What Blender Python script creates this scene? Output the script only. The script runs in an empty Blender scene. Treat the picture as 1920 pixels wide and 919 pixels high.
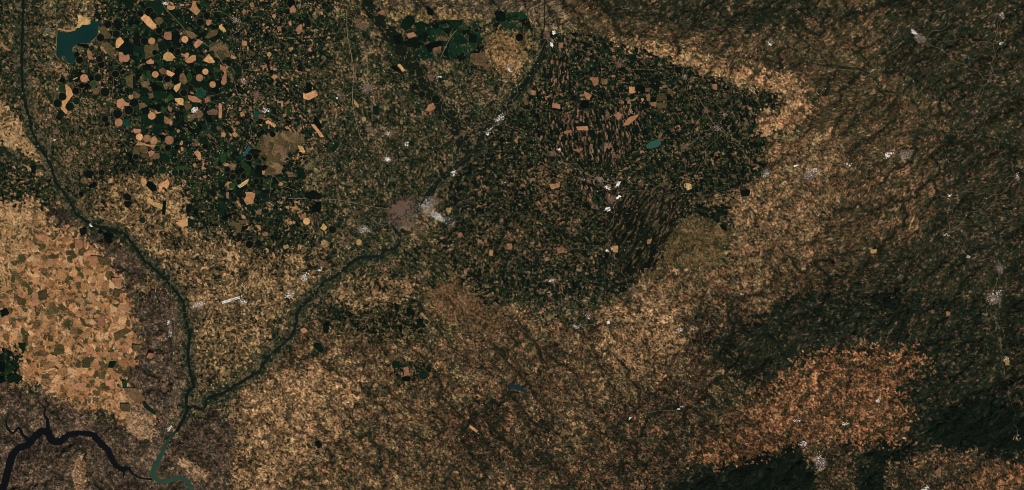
import bpy, math, random
import numpy as np

# ------------------------------------------------------------------ camera, sky, sun, exposure
# One Blender unit is one kilometre.  The country shown is 115.2 km x 55.1 km, seen from a satellite.
S = 0.06                                   # kilometres per survey unit (the traced map uses 1920 x 919 units)
MW, MH = 1920, 919
def kx(x): return (x - MW / 2) * S
def ky(y): return (MH / 2 - y) * S

sc = bpy.context.scene
sc.unit_settings.system = 'METRIC'
sc.unit_settings.scale_length = 1000.0
cam_d = bpy.data.cameras.new('camera'); cam = bpy.data.objects.new('camera', cam_d)
sc.collection.objects.link(cam); sc.camera = cam
cam.location = (0, 0, 400.0)
cam_d.sensor_width = 36; cam_d.lens = 36 * 400.0 / (MW * S)
cam_d.clip_start = 1; cam_d.clip_end = 3000

SUN_EL, SUN_AZ = math.radians(40), math.radians(150)      # mid-morning sun from the south-south-east
w = bpy.data.worlds.new('World'); sc.world = w; w.use_nodes = True
nt = w.node_tree; nt.nodes.clear()
sky = nt.nodes.new('ShaderNodeTexSky'); sky.sky_type = 'NISHITA'; sky.sun_disc = False
sky.sun_elevation = SUN_EL; sky.sun_rotation = SUN_AZ
bg = nt.nodes.new('ShaderNodeBackground'); bg.inputs[1].default_value = 0.05
wo = nt.nodes.new('ShaderNodeOutputWorld')
nt.links.new(sky.outputs[0], bg.inputs[0]); nt.links.new(bg.outputs[0], wo.inputs[0])
sl = bpy.data.lights.new('sun', 'SUN'); sl.energy = 4.2; sl.angle = math.radians(0.5); sl.color = (1, 0.95, 0.88)
so = bpy.data.objects.new('sun', sl); sc.collection.objects.link(so)
so.rotation_euler = (math.pi / 2 - SUN_EL, 0, math.pi - SUN_AZ)
sc.view_settings.view_transform = 'Standard'; sc.view_settings.look = 'None'
sc.view_settings.gamma = 1; sc.view_settings.use_curve_mapping = False
sc.view_settings.exposure = 0.1
try: sc.cycles.filter_width = 0.9
except Exception: pass

rng = np.random.default_rng(7); random.seed(7)
C = sc.collection

# ------------------------------------------------------------------ numeric helpers
def lin(c):
    c = np.asarray(c, dtype=np.float32) / 255.0
    return np.where(c <= 0.04045, c / 12.92, ((c + 0.055) / 1.055) ** 2.4).astype(np.float32)

def hsh(i, j, salt):
    with np.errstate(over='ignore'):
        h = (i.astype(np.int64).astype(np.uint32) * np.uint32(0x9E3779B1)) ^ (j.astype(np.int64).astype(np.uint32) * np.uint32(0x85EBCA77)) ^ (np.asarray(salt).astype(np.int64).astype(np.uint32) * np.uint32(0xC2B2AE3D))
        h ^= h >> np.uint32(15); h = h * np.uint32(0x2C1B3C6D)
        h ^= h >> np.uint32(12); h = h * np.uint32(0x297A2D39)
        h ^= h >> np.uint32(15)
    return (h.astype(np.float64) / 4294967296.0).astype(np.float32)

def perlin(X, Y, scale, seed):
    x = X / scale; y = Y / scale
    i = np.floor(x).astype(np.int32); j = np.floor(y).astype(np.int32)
    fx = (x - i).astype(np.float32); fy = (y - j).astype(np.float32)
    u = fx * fx * fx * (fx * (fx * 6 - 15) + 10); v = fy * fy * fy * (fy * (fy * 6 - 15) + 10)
    r = np.random.default_rng(seed).uniform(0, 2 * np.pi, (256, 256)).astype(np.float32)
    gx, gy = np.cos(r), np.sin(r)
    def d(a, b):
        ii = (i + a) & 255; jj = (j + b) & 255
        return gx[ii, jj] * (fx - a) + gy[ii, jj] * (fy - b)
    n0 = d(0, 0) + u * (d(1, 0) - d(0, 0)); n1 = d(0, 1) + u * (d(1, 1) - d(0, 1))
    return (n0 + v * (n1 - n0)) * 1.41           # about -1..1

def fbm(X, Y, scale, seed, octv=3, gain=0.5):
    o = 0; a = 1; t = 0
    for k in range(octv):
        o = o + a * perlin(X, Y, scale / 2 ** k, seed + k * 17); t += a; a *= gain
    return o / t

def cells(X, Y, size, aspect, ang, salt, seed, jit=0.7, cheb=True):
    ca, sa = np.cos(ang), np.sin(ang)
    u = (X * ca + Y * sa) / (size * aspect); v = (-X * sa + Y * ca) / size
    i0 = np.floor(u); j0 = np.floor(v)
    best = np.full(X.shape, 9e9, np.float32); sec = best.copy()
    bi = np.zeros(X.shape, np.float32); bj = bi.copy()
    for a in (-1, 0, 1):
        for b in (-1, 0, 1):
            i = i0 + a; j = j0 + b
            si = i + 0.5 + (hsh(i, j, salt + seed * 3 + 1) - 0.5) * jit
            sj = j + 0.5 + (hsh(i, j, salt + seed * 3 + 2) - 0.5) * jit
            du = np.abs(u - si); dv = np.abs(v - sj)
            d = (np.maximum(du, dv) if cheb else np.sqrt(du * du + dv * dv)).astype(np.float32)
            m = d < best
            sec = np.where(m, best, np.minimum(sec, d)); best = np.where(m, d, best)
            bi = np.where(m, i, bi); bj = np.where(m, j, bj)
    return hsh(bi, bj, salt + seed * 7 + 3), hsh(bi, bj, salt + seed * 11 + 5), (sec - best)

def in_poly(X, Y, P):
    m = np.zeros(X.shape, bool); n = len(P)
    xs = [p[0] for p in P]; ys = [p[1] for p in P]
    bb = (X > min(xs)) & (X < max(xs)) & (Y > min(ys)) & (Y < max(ys))
    x = X[bb]; y = Y[bb]; r = np.zeros(x.shape, bool)
    for k in range(n):
        x0, y0 = P[k]; x1, y1 = P[(k + 1) % n]
        if y0 == y1: continue
        c = ((y0 > y) != (y1 > y)) & (x < (x1 - x0) * (y - y0) / (y1 - y0) + x0)
        r ^= c
    m[bb] = r
    return m

def line_dist(X, Y, L, reach):
    D = np.full(X.shape, 1e6, np.float32); W = np.zeros(X.shape, np.float32)
    ys = Y[:, 0]; xs = X[0]
    for a, b in zip(L[:-1], L[1:]):
        xa, xb = sorted((a[0], b[0])); ya, yb = sorted((a[1], b[1]))
        c0, c1 = np.searchsorted(xs, [xa - reach, xb + reach]); r0, r1 = np.searchsorted(ys, [ya - reach, yb + reach])
        if c1 <= c0 or r1 <= r0: continue
        x = X[r0:r1, c0:c1]; y = Y[r0:r1, c0:c1]
        dx, dy = b[0] - a[0], b[1] - a[1]
        t = np.clip(((x - a[0]) * dx + (y - a[1]) * dy) / (dx * dx + dy * dy + 1e-9), 0, 1)
        d = np.hypot(x - a[0] - t * dx, y - a[1] - t * dy).astype(np.float32)
        D[r0:r1, c0:c1] = np.minimum(D[r0:r1, c0:c1], d)
    return D

def blur(A, r):
    A = A.astype(np.float32)
    for ax in (0, 1):
        for _ in range(2):
            P = np.pad(A, [(r + 1, r) if k == ax else (0, 0) for k in (0, 1)], mode='edge').cumsum(axis=ax, dtype=np.float64)
            n = A.shape[ax]
            hi = np.take(P, np.arange(n) + 2 * r + 1, axis=ax); lo = np.take(P, np.arange(n), axis=ax)
            A = ((hi - lo) / (2 * r + 1)).astype(np.float32)
    return A

def smooth_line(pts, step=1.5, wob=0.0, seed=1):
    """Catmull-Rom through the points (any number of columns), resampled."""
    p = np.array(pts, float); p = np.vstack([2 * p[0] - p[1], p, 2 * p[-1] - p[-2]]); out = []
    for k in range(1, len(p) - 2):
        n = max(1, int(np.hypot(*(p[k + 1, :2] - p[k, :2])) / step))
        for t in np.arange(n) / n:
            out.append(0.5 * (2 * p[k] + (p[k + 1] - p[k - 1]) * t + (2 * p[k - 1] - 5 * p[k] + 4 * p[k + 1] - p[k + 2]) * t * t + (3 * p[k] - p[k - 1] - 3 * p[k + 1] + p[k + 2]) * t ** 3))
    out.append(p[-2]); out = np.array(out)
    if wob:
        out[:, 0] += wob * perlin(out[:, 0], out[:, 1], 9.0, seed); out[:, 1] += wob * perlin(out[:, 0] + 300, out[:, 1], 9.0, seed + 1)
    return out

# ------------------------------------------------------------------ the map: waters
def T(ox, oy, sc_=7.656):
    return lambda pts: [(ox + x / sc_, oy + y / sc_) for x, y in pts]
q0 = T(0, 609, 2.965)
LAKE = T(90, 0)([(135,430),(180,455),(240,482),(300,462),(370,460),(420,420),(455,410),(480,365),(540,355),(610,362),(612,300),(650,280),(690,318),(735,280),(762,300),(750,350),(722,380),(720,480),(690,540),(640,585),(600,612),(580,632),(520,630),(440,620),(385,650),(345,690),(350,750),(385,800),(392,860),(365,905),(285,905),(255,850),(240,795),(205,790),(190,843),(150,830),(115,800),(128,720),(132,640),(136,540)])
RESV = T(960, 0, 2.965)([(745,815),(752,800),(775,788),(810,775),(826,784),(828,800),(812,817),(780,826),(752,826)])
TEAL_POND = T(410, 240)([(340,400),(375,335),(405,295),(430,268),(482,285),(440,330),(395,385),(360,408)])
SLIM_LAKE = [(951,718),(958,717),(966,721),(973,722),(980,728),(988,733),(992,739),(984,737),(975,733),(964,730),(956,725)]
HILL_POND = [(589,646),(596,644),(604,646),(608,655),(607,663),(600,660),(594,656),(588,651)]
def Q(L): return [(x / 2.965, 609 + y / 2.965, wd / 2.965) for x, y, wd in L]
EBRO = Q([(-60,980,44),(10,919,46),(30,870,44),(42,820,44),(55,770,46),(70,725,46),(100,690,40),(160,662,42),(195,620,44),(235,592,42),(268,605,44),(290,645,46),(335,648,42),(385,612,34),(450,604,28),(515,612,34),(555,655,38),(600,700,36),(622,745,34),(645,785,26),(690,802,30),(712,797,20),(738,825,12),(780,852,10),(845,860,9)])
EARM1 = Q([(170,655,26),(128,612,16),(104,572,14),(72,603,12),(42,575,12),(34,548,8),(40,518,6)])
EARM2 = Q([(268,600,26),(263,530,18),(246,500,9),(252,470,8),(248,455,6),(272,450,6),(262,430,6),(240,408,4)])
EARM3 = Q([(693,800,14),(688,825,10),(685,850,4)])
CINCA = [(44,-40,1),(44,0,1),(42,67,1),(40,135,1),(44,175,1.2),(54,219,1.2),(61,250,1.2),(84,290,1.2),(96,312,1.3),(105,342,1.3),(128,372,1.3),(142,399,1.4),(169,420,1.4),(202,430,1.6),(233,438,1.6),(250,460,1.8),(270,487,1.8),(293,507,1.8),(314,528,1.8),(332,548,2),(344,568,2),(347,592,2),(352,614,2),(356,629,2),(352,660,2),(356,695,2),(364,724,2),(351,737,2),(349,757,2),(352,764,2.4),(349,775,3),(341,791,4),(331,808,4.6),(316,825,5.6),(307,842,7),(298,862,8.4),(290,877,9.6),(286,890,9),(294,899,8),(306,903,7.4),(320,901,8),(333,896,8.6),(345,899,8.6),(355,909,8),(364,930,8)]
SEGRE = [(1023,-30,1.6),(1022,0,1.6),(1020,60,1.6),(1019,105,1.8),(1000,135,1.6),(985,160,1.4),(962,185,1.4),(935,218,1.4),(905,245,1.4),(897,275,1.5),(876,295,1.4),(850,318,1.3),(815,350,1.5),(795,378,2.2),(780,389,2.4),(760,401,2.4),(743,420,2.2),(740,431,2),(750,443,2),(748,457,2),(740,467,2),(724,469,2),(713,480,2),(696,481,2),(672,483,2),(649,501,2),(625,521,2),(605,530,2),(592,548,2),(578,561,2),(556,588,2),(556,605,2),(547,629,2),(527,649,2),(500,673,2),(486,697,2),(462,710,2.2),(435,727,2.2),(415,739,2.2),(398,742,2.2),(389,747,2.2),(384,764,2.2),(374,769,2.2),(366,762,2.2),(352,764,2.2)]
NOGUERA = [(690,-20,1),(690,10,1),(715,45,1),(745,85,1),(770,120,1),(800,160,1),(825,200,1),(850,235,1),(868,262,1),(880,285,1)]
CREEK1 = [(1475,85,1),(1500,100,1),(1512,115,1),(1560,125,1),(1610,130,1),(1640,145,1),(1650,170,1),(1700,178,1),(1730,215,1),(1750,245,1),(1810,250,1),(1870,262,1),(1920,270,1)]
CREEK2 = [(1645,130,1),(1648,105,1),(1680,88,1),(1700,65,1)]
CREEK3 = [(1805,250,1),(1850,205,1),(1920,165,1)]
CREEK4 = [(830,610,1),(790,575,1),(770,560,1),(720,555,1)]
CREEK5 = [(1870,440,1),(1878,520,1),(1870,600,1),(1880,700,1)]
ALCANADRE = [(-30,275,1),(0,283,1),(30,295,1),(70,310,1),(96,322,1)]

# ------------------------------------------------------------------ the map: the terrain grid
ST = 1.22
core_x = np.arange(-80, MW + 80, ST); core_y = np.arange(-60, MH + 60, ST)
def skirt(n=26, first=3.0, g=1.22): return np.cumsum(first * g ** np.arange(n))
sk = skirt()
GX = np.concatenate([core_x[0] - sk[::-1], core_x, core_x[-1] + sk])
GY = np.concatenate([core_y[0] - sk[::-1], core_y, core_y[-1] + sk])
X, Y = np.meshgrid(GX.astype(np.float32), GY.astype(np.float32))
NR, NC = X.shape
Xc, Yc = np.clip(X, 1, MW - 1), np.clip(Y, 1, MH - 1)      # beyond the mapped country each land type simply goes on

nA = fbm(X, Y, 34, 11); nB = fbm(X, Y, 34, 12); nC = perlin(X, Y, 7, 13); nD = perlin(X, Y, 7, 14)
WX = np.clip(Xc + 15 * nA + 4 * nC, 1, MW - 1); WY = np.clip(Yc + 15 * nB + 4 * nD, 1, MH - 1)
jc1 = hsh(np.floor((X + 2 * nC) / 4.5), np.floor((Y + 2 * nD) / 4.5), 401); jc2 = hsh(np.floor((X + 2 * nC) / 4.5), np.floor((Y + 2 * nD) / 4.5), 402)
jl1 = perlin(X, Y, 13, 403); jl2 = perlin(X, Y, 13, 404)
WX = WX + 10 * jl1 + 20 * (jc1 - .5) ; WY = WY + 10 * jl2 + 20 * (jc2 - .5)
WX = np.clip(WX, 1, MW - 1); WY = np.clip(WY, 1, MH - 1)
WXs = np.clip(Xc + 3.5 * nC + 3 * jl1 + 5 * (jc1 - .5), 1, MW - 1); WYs = np.clip(Yc + 3.5 * nD + 3 * jl2 + 5 * (jc2 - .5), 1, MH - 1)

# block frames: holdings share one orientation
b1, b2, _ = cells(X, Y, 48, 1.0, 0.3, 0, 91, cheb=False)
blk = (b1 * 1000).astype(np.int32)
ang_free = (b2 * np.pi).astype(np.float32)
sm = fbm(X, Y, 240, 71, 2)
ang_plain = (-0.15 + (b2 - 0.5) * 0.7).astype(np.float32)      # nearly north-south strips
ang_hill = (2.55 + 1.1 * fbm(X, Y, 150, 75, 2)).astype(np.float32)
print('grid', NR, NC)
LAY = {}
MIX = {'s': ('xs_', 's_', 'm_', 'l_', (.30, .72, .93)), 'm': ('s_', 'm_', 'l_', 'l_', (.28, .72, .9)), 'brick': ('xs_', 'brick_', 'brick_', 'm_', (.2, .5, .84)),
       'ml': ('s_', 'm_', 'l_', 'l_', (.16, .5, .8)),
       'xs': ('xs_', 'xs_', 's_', 'm_', (.3, .74, .95)), 'blob': ('xs_', 'blob_', 'blob_', 's_', (.34, .5, .8))}
selu = np.clip(.5 + .8 * perlin(X, Y, 15, 61) + .35 * (b1 - .5), 0, 1)
def layer(k):
    if k in MIX:
        a, b, c, d, (t1, t2, t3) = MIX[k]; L = [layer(q) for q in (a, b, c, d)]
        sel = (selu > t1).astype(int) + (selu > t2) + (selu > t3)
        return tuple(np.choose(sel, [l[i] for l in L]) for i in range(3))
    k = k.rstrip('_')
    if k not in LAY:
        wx = X + 1.0 * nC; wy = Y + 1.0 * nD
        if k == 'xs': LAY[k] = cells(wx, wy, 2.1, 1.3, ang_free, blk, 1)
        if k == 's': LAY[k] = cells(wx, wy, 3.4, 1.35, ang_free, blk, 2)
        if k == 'm': LAY[k] = cells(wx, wy, 7.0, 1.35, ang_free, blk, 3, jit=.9)
        if k == 'l': LAY[k] = cells(wx, wy, 13.0, 1.3, ang_free, blk, 4, jit=.9)
        if k == 'strip': LAY[k] = cells(wx, wy, 2.3, 3.6, ang_plain + np.pi / 2, blk, 5)
        if k == 'brick': LAY[k] = cells(wx, wy, 3.6, 1.9, ang_plain + (b1 > .5) * (np.pi / 2), blk, 6)
        if k == 'diag': LAY[k] = cells(wx, wy, 2.0, 6.0, -1.04, 0, 7)
        if k == 'streak': LAY[k] = cells(X + 6 * nA, Y + 6 * nB, 1.7, 3.6, np.round(ang_hill * 4) / 4, 0, 8, cheb=False)
        if k == 'blob': LAY[k] = cells(X + 3 * nC, Y + 3 * nD, 2.7, 1.4, 0.4, 0, 9, cheb=False)
    return LAY[k]

# land types: texture layer, palette dark -> light (as seen from orbit), shares, clustering, grain, relief (km), relief wavelength
K_, D_, D2 = (9, 17, 12), (14, 30, 18), (22, 42, 24)
LAND = {
 'brown':  ('s',   [(14,24,14),(34,42,25),(60,56,36),(92,76,50),(138,112,78)], [.17,.23,.3,.2,.1], .5, .24, .018),
 'greenbrown': ('s', [(10,22,13),(24,38,21),(50,48,31),(80,66,45),(124,98,70)], [.2,.28,.26,.17,.09], .5, .25, .015),
 'irrig': ('s',  [K_,D_,(20,42,22),(46,49,29),(84,70,49),(150,112,82)], [.38,.22,.14,.12,.09,.05], .45, .22, .004),
 'irrigm': ('ml', [K_,D_,(15,38,21),(38,48,27),(76,66,46),(152,112,82)], [.36,.28,.18,.1,.06,.02], .4, .2, .004),
 'tanmix': ('s',   [(18,24,15),(50,46,29),(86,70,47),(122,98,66),(168,134,92)], [.15,.23,.31,.21,.1], .55, .24, .015),
 'orchard': ('s',  [(11,24,14),(26,38,22),(50,50,33),(78,66,46),(124,102,74)], [.27,.27,.24,.15,.07], .5, .26, .006),
 'ridge':  ('streak',[(34,34,26),(60,54,40),(88,74,54),(116,94,70)], [.2,.35,.3,.15], .5, .20, 0.24),
 'greenblock':('l',[K_,(12,32,20),(16,42,26),(38,46,27),(76,66,44)], [.28,.3,.22,.13,.07], .3, .16, .004),
 'ochre': ('s',   [(50,46,27),(88,70,42),(118,92,58),(156,124,84)], [.22,.34,.3,.14], .6, .2, .05),
 'wedge': ('l',  [(56,54,32),(74,64,42),(90,74,51),(112,88,63)], [.2,.35,.3,.15], .4, .2, .01),
 'urgell': ('brick',[K_,(12,26,15),(22,38,21),(46,47,29),(82,66,47),(128,98,72)], [.36,.25,.16,.12,.08,.03], .5, .24, .004),
 'urgstrip': ('strip',[K_,(14,26,15),(38,40,25),(72,58,42),(108,82,63),(130,100,78)], [.40,.20,.15,.12,.09,.04], .35, .14, .004),
 'urgmix': ('s',   [(8,17,10),(20,33,18),(48,47,29),(84,66,46),(124,95,69)], [.38,.25,.19,.13,.05], .5, .2, .006),
 'urgdiag': ('diag',[(9,15,10),(14,22,14),(24,30,18),(48,44,28),(88,70,48)], [.38,.26,.19,.12,.05], .3, .16, .006),
 'urgdiagl':('diag',[(12,18,12),(24,28,18),(48,44,30),(84,68,48)], [.38,.25,.22,.15], .3, .16, .006),
 'ehill': ('streak',[(27,31,19),(45,42,26),(68,54,36),(90,69,47),(126,100,72)], [.17,.3,.33,.14,.06], .5, .22, .15),
 'edark': ('streak',[(16,24,15),(28,32,20),(46,42,28),(66,51,37),(104,84,64)], [.28,.33,.24,.11,.04], .5, .24, .19),
 'bandtan':('blob',[(58,50,32),(100,78,52),(134,102,70),(166,128,90)], [.17,.35,.31,.17], .5, .20, .09),
 'etan': ('blob',[(26,29,18),(62,52,34),(90,70,48),(114,89,60),(146,116,82)], [.15,.26,.33,.19,.07], .6, .24, .08),
 'south': ('blob',[(28,28,18),(54,46,31),(80,63,43),(106,82,55),(138,110,76)], [.18,.27,.31,.17,.07], .6, .25, .11),
 'southy': ('blob',[(36,34,22),(78,62,42),(110,86,58),(138,106,73),(170,134,96)], [.18,.25,.3,.19,.08], .6, .25, .09),
 'southd': ('blob',[(20,22,15),(40,36,25),(64,51,35),(90,68,47),(124,92,62)], [.25,.28,.26,.15,.06], .6, .27, 0.16),
 'rust':   ('s',   [(42,40,24),(68,55,35),(90,69,46),(114,86,60)], [.22,.32,.32,.14], .5, .2, .03),
 'forest': ('streak',[(12,19,13),(19,27,17),(32,35,23),(52,44,31),(88,68,48)], [.34,.32,.2,.1,.04], .6, .26, .22),
 'wood': ('streak',[(9,16,11),(13,21,14),(18,26,17),(34,36,25)], [.40,.36,.2,.04], .4, .22, .22),
 'orange': ('blob',[(30,30,18),(58,44,28),(92,62,40),(120,82,53),(156,110,76)], [.22,.22,.26,.2,.1], .7, .22, .10),
 'olivehill':('s', [(44,42,24),(64,56,33),(82,68,42),(104,84,56)], [.22,.33,.3,.15], .5, .18, .07),
 'plateau': ('ml',  [(58,56,32),(90,70,44),(130,94,61),(146,106,70),(162,120,80),(178,142,104)], [.15,.16,.22,.22,.16,.09], .4, .16, .018),
 'plateauy':('s',  [(58,54,34),(104,82,54),(138,108,72),(156,124,84),(178,144,104)], [.14,.23,.3,.22,.11], .5, .2, .02),
 'bad':    ('blob',[(36,34,25),(54,46,36),(74,60,47),(102,82,64)], [.24,.34,.29,.13], .5, .2, 0.25),
 'badpale':('blob',[(84,68,50),(124,98,72),(156,124,92)], [.3,.4,.3], .5, .2, 0.2),
 'bench':  ('s',   [(70,58,38),(86,70,46),(98,80,54)], [.3,.4,.3], .4, .12, .01),
}
REG = [
 ('brown', [(0,0),(1920,0),(1920,919),(0,919)]),
 ('greenbrown', [(0,0),(70,0),(80,100),(90,200),(60,260),(0,190)]),
 ('greenbrown', [(80,220),(230,200),(260,330),(200,380),(140,370),(90,290)]),
 ('irrig', [(190,0),(620,0),(640,60),(610,120),(640,150),(600,200),(590,260),(560,330),(600,380),(570,420),(600,450),(570,500),(500,500),(460,470),(400,430),(360,430),(320,400),(300,340),(230,360),(210,290),(230,250),(200,180),(160,190),(110,130),(190,110),(200,60),(170,20)]),
 ('irrigm', [(230,20),(440,20),(440,150),(400,260),(340,300),(260,260),(240,150)]),
 ('irrigm', [(400,280),(480,270),(560,320),(500,380),(400,400)]),
 ('greenbrown', [(570,120),(700,110),(700,300),(620,330),(590,260)]),
 ('tanmix', [(200,335),(300,325),(345,350),(355,430),(330,470),(270,470),(220,430),(170,400)]),
 ('tanmix', [(260,440),(400,440),(560,500),(560,540),(500,640),(400,720),(368,730),(365,600),(330,520)]),
 ('tanmix', [(500,500),(620,450),(640,480),(560,560)]),
 ('orchard', [(640,40),(780,60),(900,130),(1010,130),(960,220),(880,300),(860,340),(790,370),(740,440),(620,480),(590,420),(610,300),(650,150)]),
 ('greenbrown', [(640,480),(760,440),(900,460),(900,560),(760,540),(680,560),(600,560)]),
 ('orchard', [(560,560),(660,520),(650,600),(560,660),(470,730),(450,720)]),
 ('ridge', [(730,0),(1120,0),(1120,50),(1030,40),(920,32),(800,22),(740,14)]),
 ('ochre', [(725,18),(800,22),(900,30),(910,38),(850,42),(770,38)]),
 ('greenblock', [(785,40),(900,36),(906,100),(880,112),(800,112),(740,95)]),
 ('greenblock', [(915,18),(990,25),(1000,55),(925,58)]),
 ('urgell', [(1025,60),(1100,62),(1260,108),(1310,135),(1400,168),(1465,175),(1480,205),(1450,260),(1440,310),(1390,340),(1370,425),(1300,400),(1260,420),(1240,480),(1200,520),(1170,550),(1130,560),(900,570),(860,500),(820,460),(840,350),(900,270),(1000,130)]),
 ('ochre', [(918,60),(950,52),(988,75),(988,110),(960,155),(930,140),(915,100)]),
 ('urgstrip', [(1025,105),(1062,105),(1075,165),(1030,165)]),
 ('urgstrip', [(1030,215),(1200,195),(1215,250),(1150,305),(1040,290)]),
 ('urgstrip', [(1060,320),(1120,330),(1110,400),(1070,380)]),
 ('urgmix', [(940,330),(1060,310),(1100,370),(1090,450),(1080,500),(1010,480),(960,430)]),
 ('urgmix', [(880,420),(960,440),(960,500),(900,520),(850,480)]),
 ('urgdiagl', [(1130,380),(1210,350),(1280,395),(1262,440),(1235,490),(1200,520),(1160,520),(1140,460)]),
 ('urgdiag', [(1130,400),(1200,380),(1225,420),(1235,490),(1200,518),(1165,500),(1145,450)]),
 ('ehill', [(1050,0),(1920,0),(1920,600),(1500,600),(1500,200),(1300,112),(1080,60)]),
 ('edark', [(1100,0),(1500,0),(1640,30),(1440,60),(1380,62),(1300,55),(1150,35)]),
 ('edark', [(1650,0),(1920,0),(1920,580),(1500,560),(1600,500),(1750,420),(1780,200),(1660,130)]),
 ('bandtan', [(1150,72),(1190,78),(1290,93),(1330,103),(1390,128),(1500,150),(1525,210),(1490,245),(1425,262),(1420,210),(1480,195),(1450,172),(1390,162),(1320,132),(1250,108),(1160,86)]),
 ('etan', [(1440,262),(1560,245),(1590,300),(1560,400),(1525,470),(1450,512),(1370,500),(1370,430),(1380,360),(1430,320)]),
 ('urgell', [(1340,330),(1440,300),(1430,330),(1380,350),(1370,400),(1310,385)]),
 ('etan', [(1300,372),(1340,368),(1400,366),(1420,376),(1330,386)]),
 ('south', [(590,600),(700,640),(850,640),(900,570),(1150,570),(1240,520),(1450,500),(1520,520),(1350,640),(1320,760),(1250,919),(430,919),(440,760),(500,690)]),
 ('orchard', [(960,570),(1140,560),(1100,620),(1010,600)]),
 ('southy', [(440,740),(500,700),(620,680),(680,700),(650,800),(560,880),(520,919),(440,919)]),
 ('southy', [(1130,580),(1260,555),(1280,650),(1200,700),(1130,670)]),
 ('etan', [(1200,510),(1380,500),(1450,510),(1400,560),(1220,570)]),
 ('rust', [(780,545),(860,525),(920,580),(960,625),(900,630),(830,600)]),
 ('urgmix', [(640,550),(720,545),(790,580),(810,625),(700,640),(640,610)]),
 ('urgmix', [(730,680),(800,672),(812,705),(740,720)]),
 ('tanmix', [(640,520),(770,520),(780,560),(700,580),(640,560)]),
 ('southd', [(1130,760),(1330,700),(1350,880),(1250,919),(1060,919)]),
 ('southd', [(1280,600),(1400,540),(1400,640),(1320,720),(1290,690)]),
 ('southd', [(840,770),(960,740),(1040,800),(1050,919),(860,880)]),
 ('forest', [(1380,620),(1500,545),(1700,560),(1920,560),(1920,919),(1200,919),(1280,885),(1400,840),(1440,760),(1370,690)]),
 ('forest', [(1320,640),(1400,600),(1440,660),(1420,700),(1350,690)]),
 ('orange', [(1370,790),(1440,720),(1520,668),(1600,648),(1740,662),(1720,700),(1690,730),(1705,780),(1690,825),(1600,840),(1470,840),(1420,870),(1350,880),(1300,850)]),
 ('southd', [(1640,860),(1760,840),(1830,850),(1920,860),(1920,919),(1660,919)]),
 ('orange', [(1830,895),(1890,868),(1920,880),(1920,919),(1800,919)]),
 ('southd', [(1500,830),(1560,830),(1600,860),(1600,919),(1530,919),(1515,860)]),
 ('wood', [(1440,850),(1500,842),(1518,870),(1528,919),(1255,919),(1330,885)]),
 ('wood', [(1640,838),(1710,834),(1710,858),(1655,872),(1662,919),(1612,919),(1625,870)]),
 ('wood', [(1640,550),(1700,545),(1700,590),(1650,590)]),
 ('wood', [(1740,770),(1860,740),(1920,780),(1920,850),(1760,840),(1730,800)]),
 ('olivehill', [(1262,430),(1290,410),(1320,403),(1355,425),(1372,440),(1355,480),(1330,510),(1290,505),(1245,490),(1245,470)]),
 ('olivehill', [(1205,515),(1240,500),(1240,520),(1210,528)]),
 ('plateauy', [(0,190),(20,200),(60,260),(100,310),(110,335),(60,320),(0,270)]),
 ('irrig', [(0,280),(60,300),(130,350),(80,385),(0,380)]),
 ('plateauy', [(0,380),(40,376),(85,385),(110,430),(130,480),(60,560),(0,560)]),
 ('plateau', [(60,440),(110,430),(150,430),(170,460),(205,490),(225,520),(250,570),(255,620),(265,650),(250,680),(225,720),(260,740),(285,765),(290,790),(240,800),(200,760),(170,772),(100,745),(60,720),(0,720),(0,560)]),
 ('irrigm', [(0,660),(25,650),(45,680),(20,720),(0,720)]),
 ('bad', [(85,385),(140,400),(150,425),(110,435)]),
 ('bad', [(140,425),(205,440),(300,515),(342,590),(345,755),(305,840),(290,919),(0,919),(0,722),(100,747),(170,775),(240,803),(292,795),(285,765),(225,720),(270,650),(245,560),(200,480),(165,455)]),
 ('bad', [(330,820),(400,760),(440,780),(440,860),(430,919),(300,919),(290,880)]),
 ('badpale', [(150,845),(165,875),(160,919),(140,919),(135,880)]),
 ('badpale', [(340,855),(390,885),(392,905),(365,900),(345,875),(315,855)]),
 ('badpale', [(240,755),(285,762),(292,795),(285,830),(240,810)]),
 ('tanmix', [(260,520),(300,535),(280,570),(262,560)]),
 ('wedge', [(472,277),(494,256),(522,248),(536,246),(560,244),(572,260),(565,276),(545,285),(533,300),(526,322),(512,331),(496,328),(488,312),(487,292)]),
 ('wedge', [(395,78),(420,80),(440,100),(415,112),(395,95)]),
]
def chaik(P):
    for _ in range(2): P = [q for a, b in zip(P, P[1:] + P[:1]) for q in ((a[0] * .75 + b[0] * .25, a[1] * .75 + b[1] * .25), (a[0] * .25 + b[0] * .75, a[1] * .25 + b[1] * .75))]
    return P
cls = np.zeros(X.shape, np.int16); names = list(LAND)
for nme, P in REG:
    tight = nme in ('olivehill', 'wedge', 'greenblock', 'badpale', 'urgstrip', 'urgell', 'urgdiag')
    if P[0] == (0, 0) and nme == 'brown': cls[:] = names.index(nme); continue
    P2 = [(-3 if x <= 0 else MW + 3 if x >= MW else x, -3 if y <= 0 else MH + 3 if y >= MH else y) for x, y in P]
    if nme == 'olivehill': cls[in_poly(Xc + 1.5 * nC, Yc + 1.5 * nD, chaik(P2))] = names.index(nme); continue
    if nme == 'orange': cls[in_poly(np.clip(WX + 30 * (jc2 - .5) + 12 * jl2, 1, MW - 1), np.clip(WY + 30 * (jc1 - .5) - 12 * jl1, 1, MH - 1), P2) | in_poly(WXs, WYs, [(1430,760),(1500,705),(1590,675),(1670,690),(1640,760),(1500,800)])] = names.index(nme); continue
    cls[in_poly(WXs if tight else WX, WYs if tight else WY, P2)] = names.index(nme)

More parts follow.
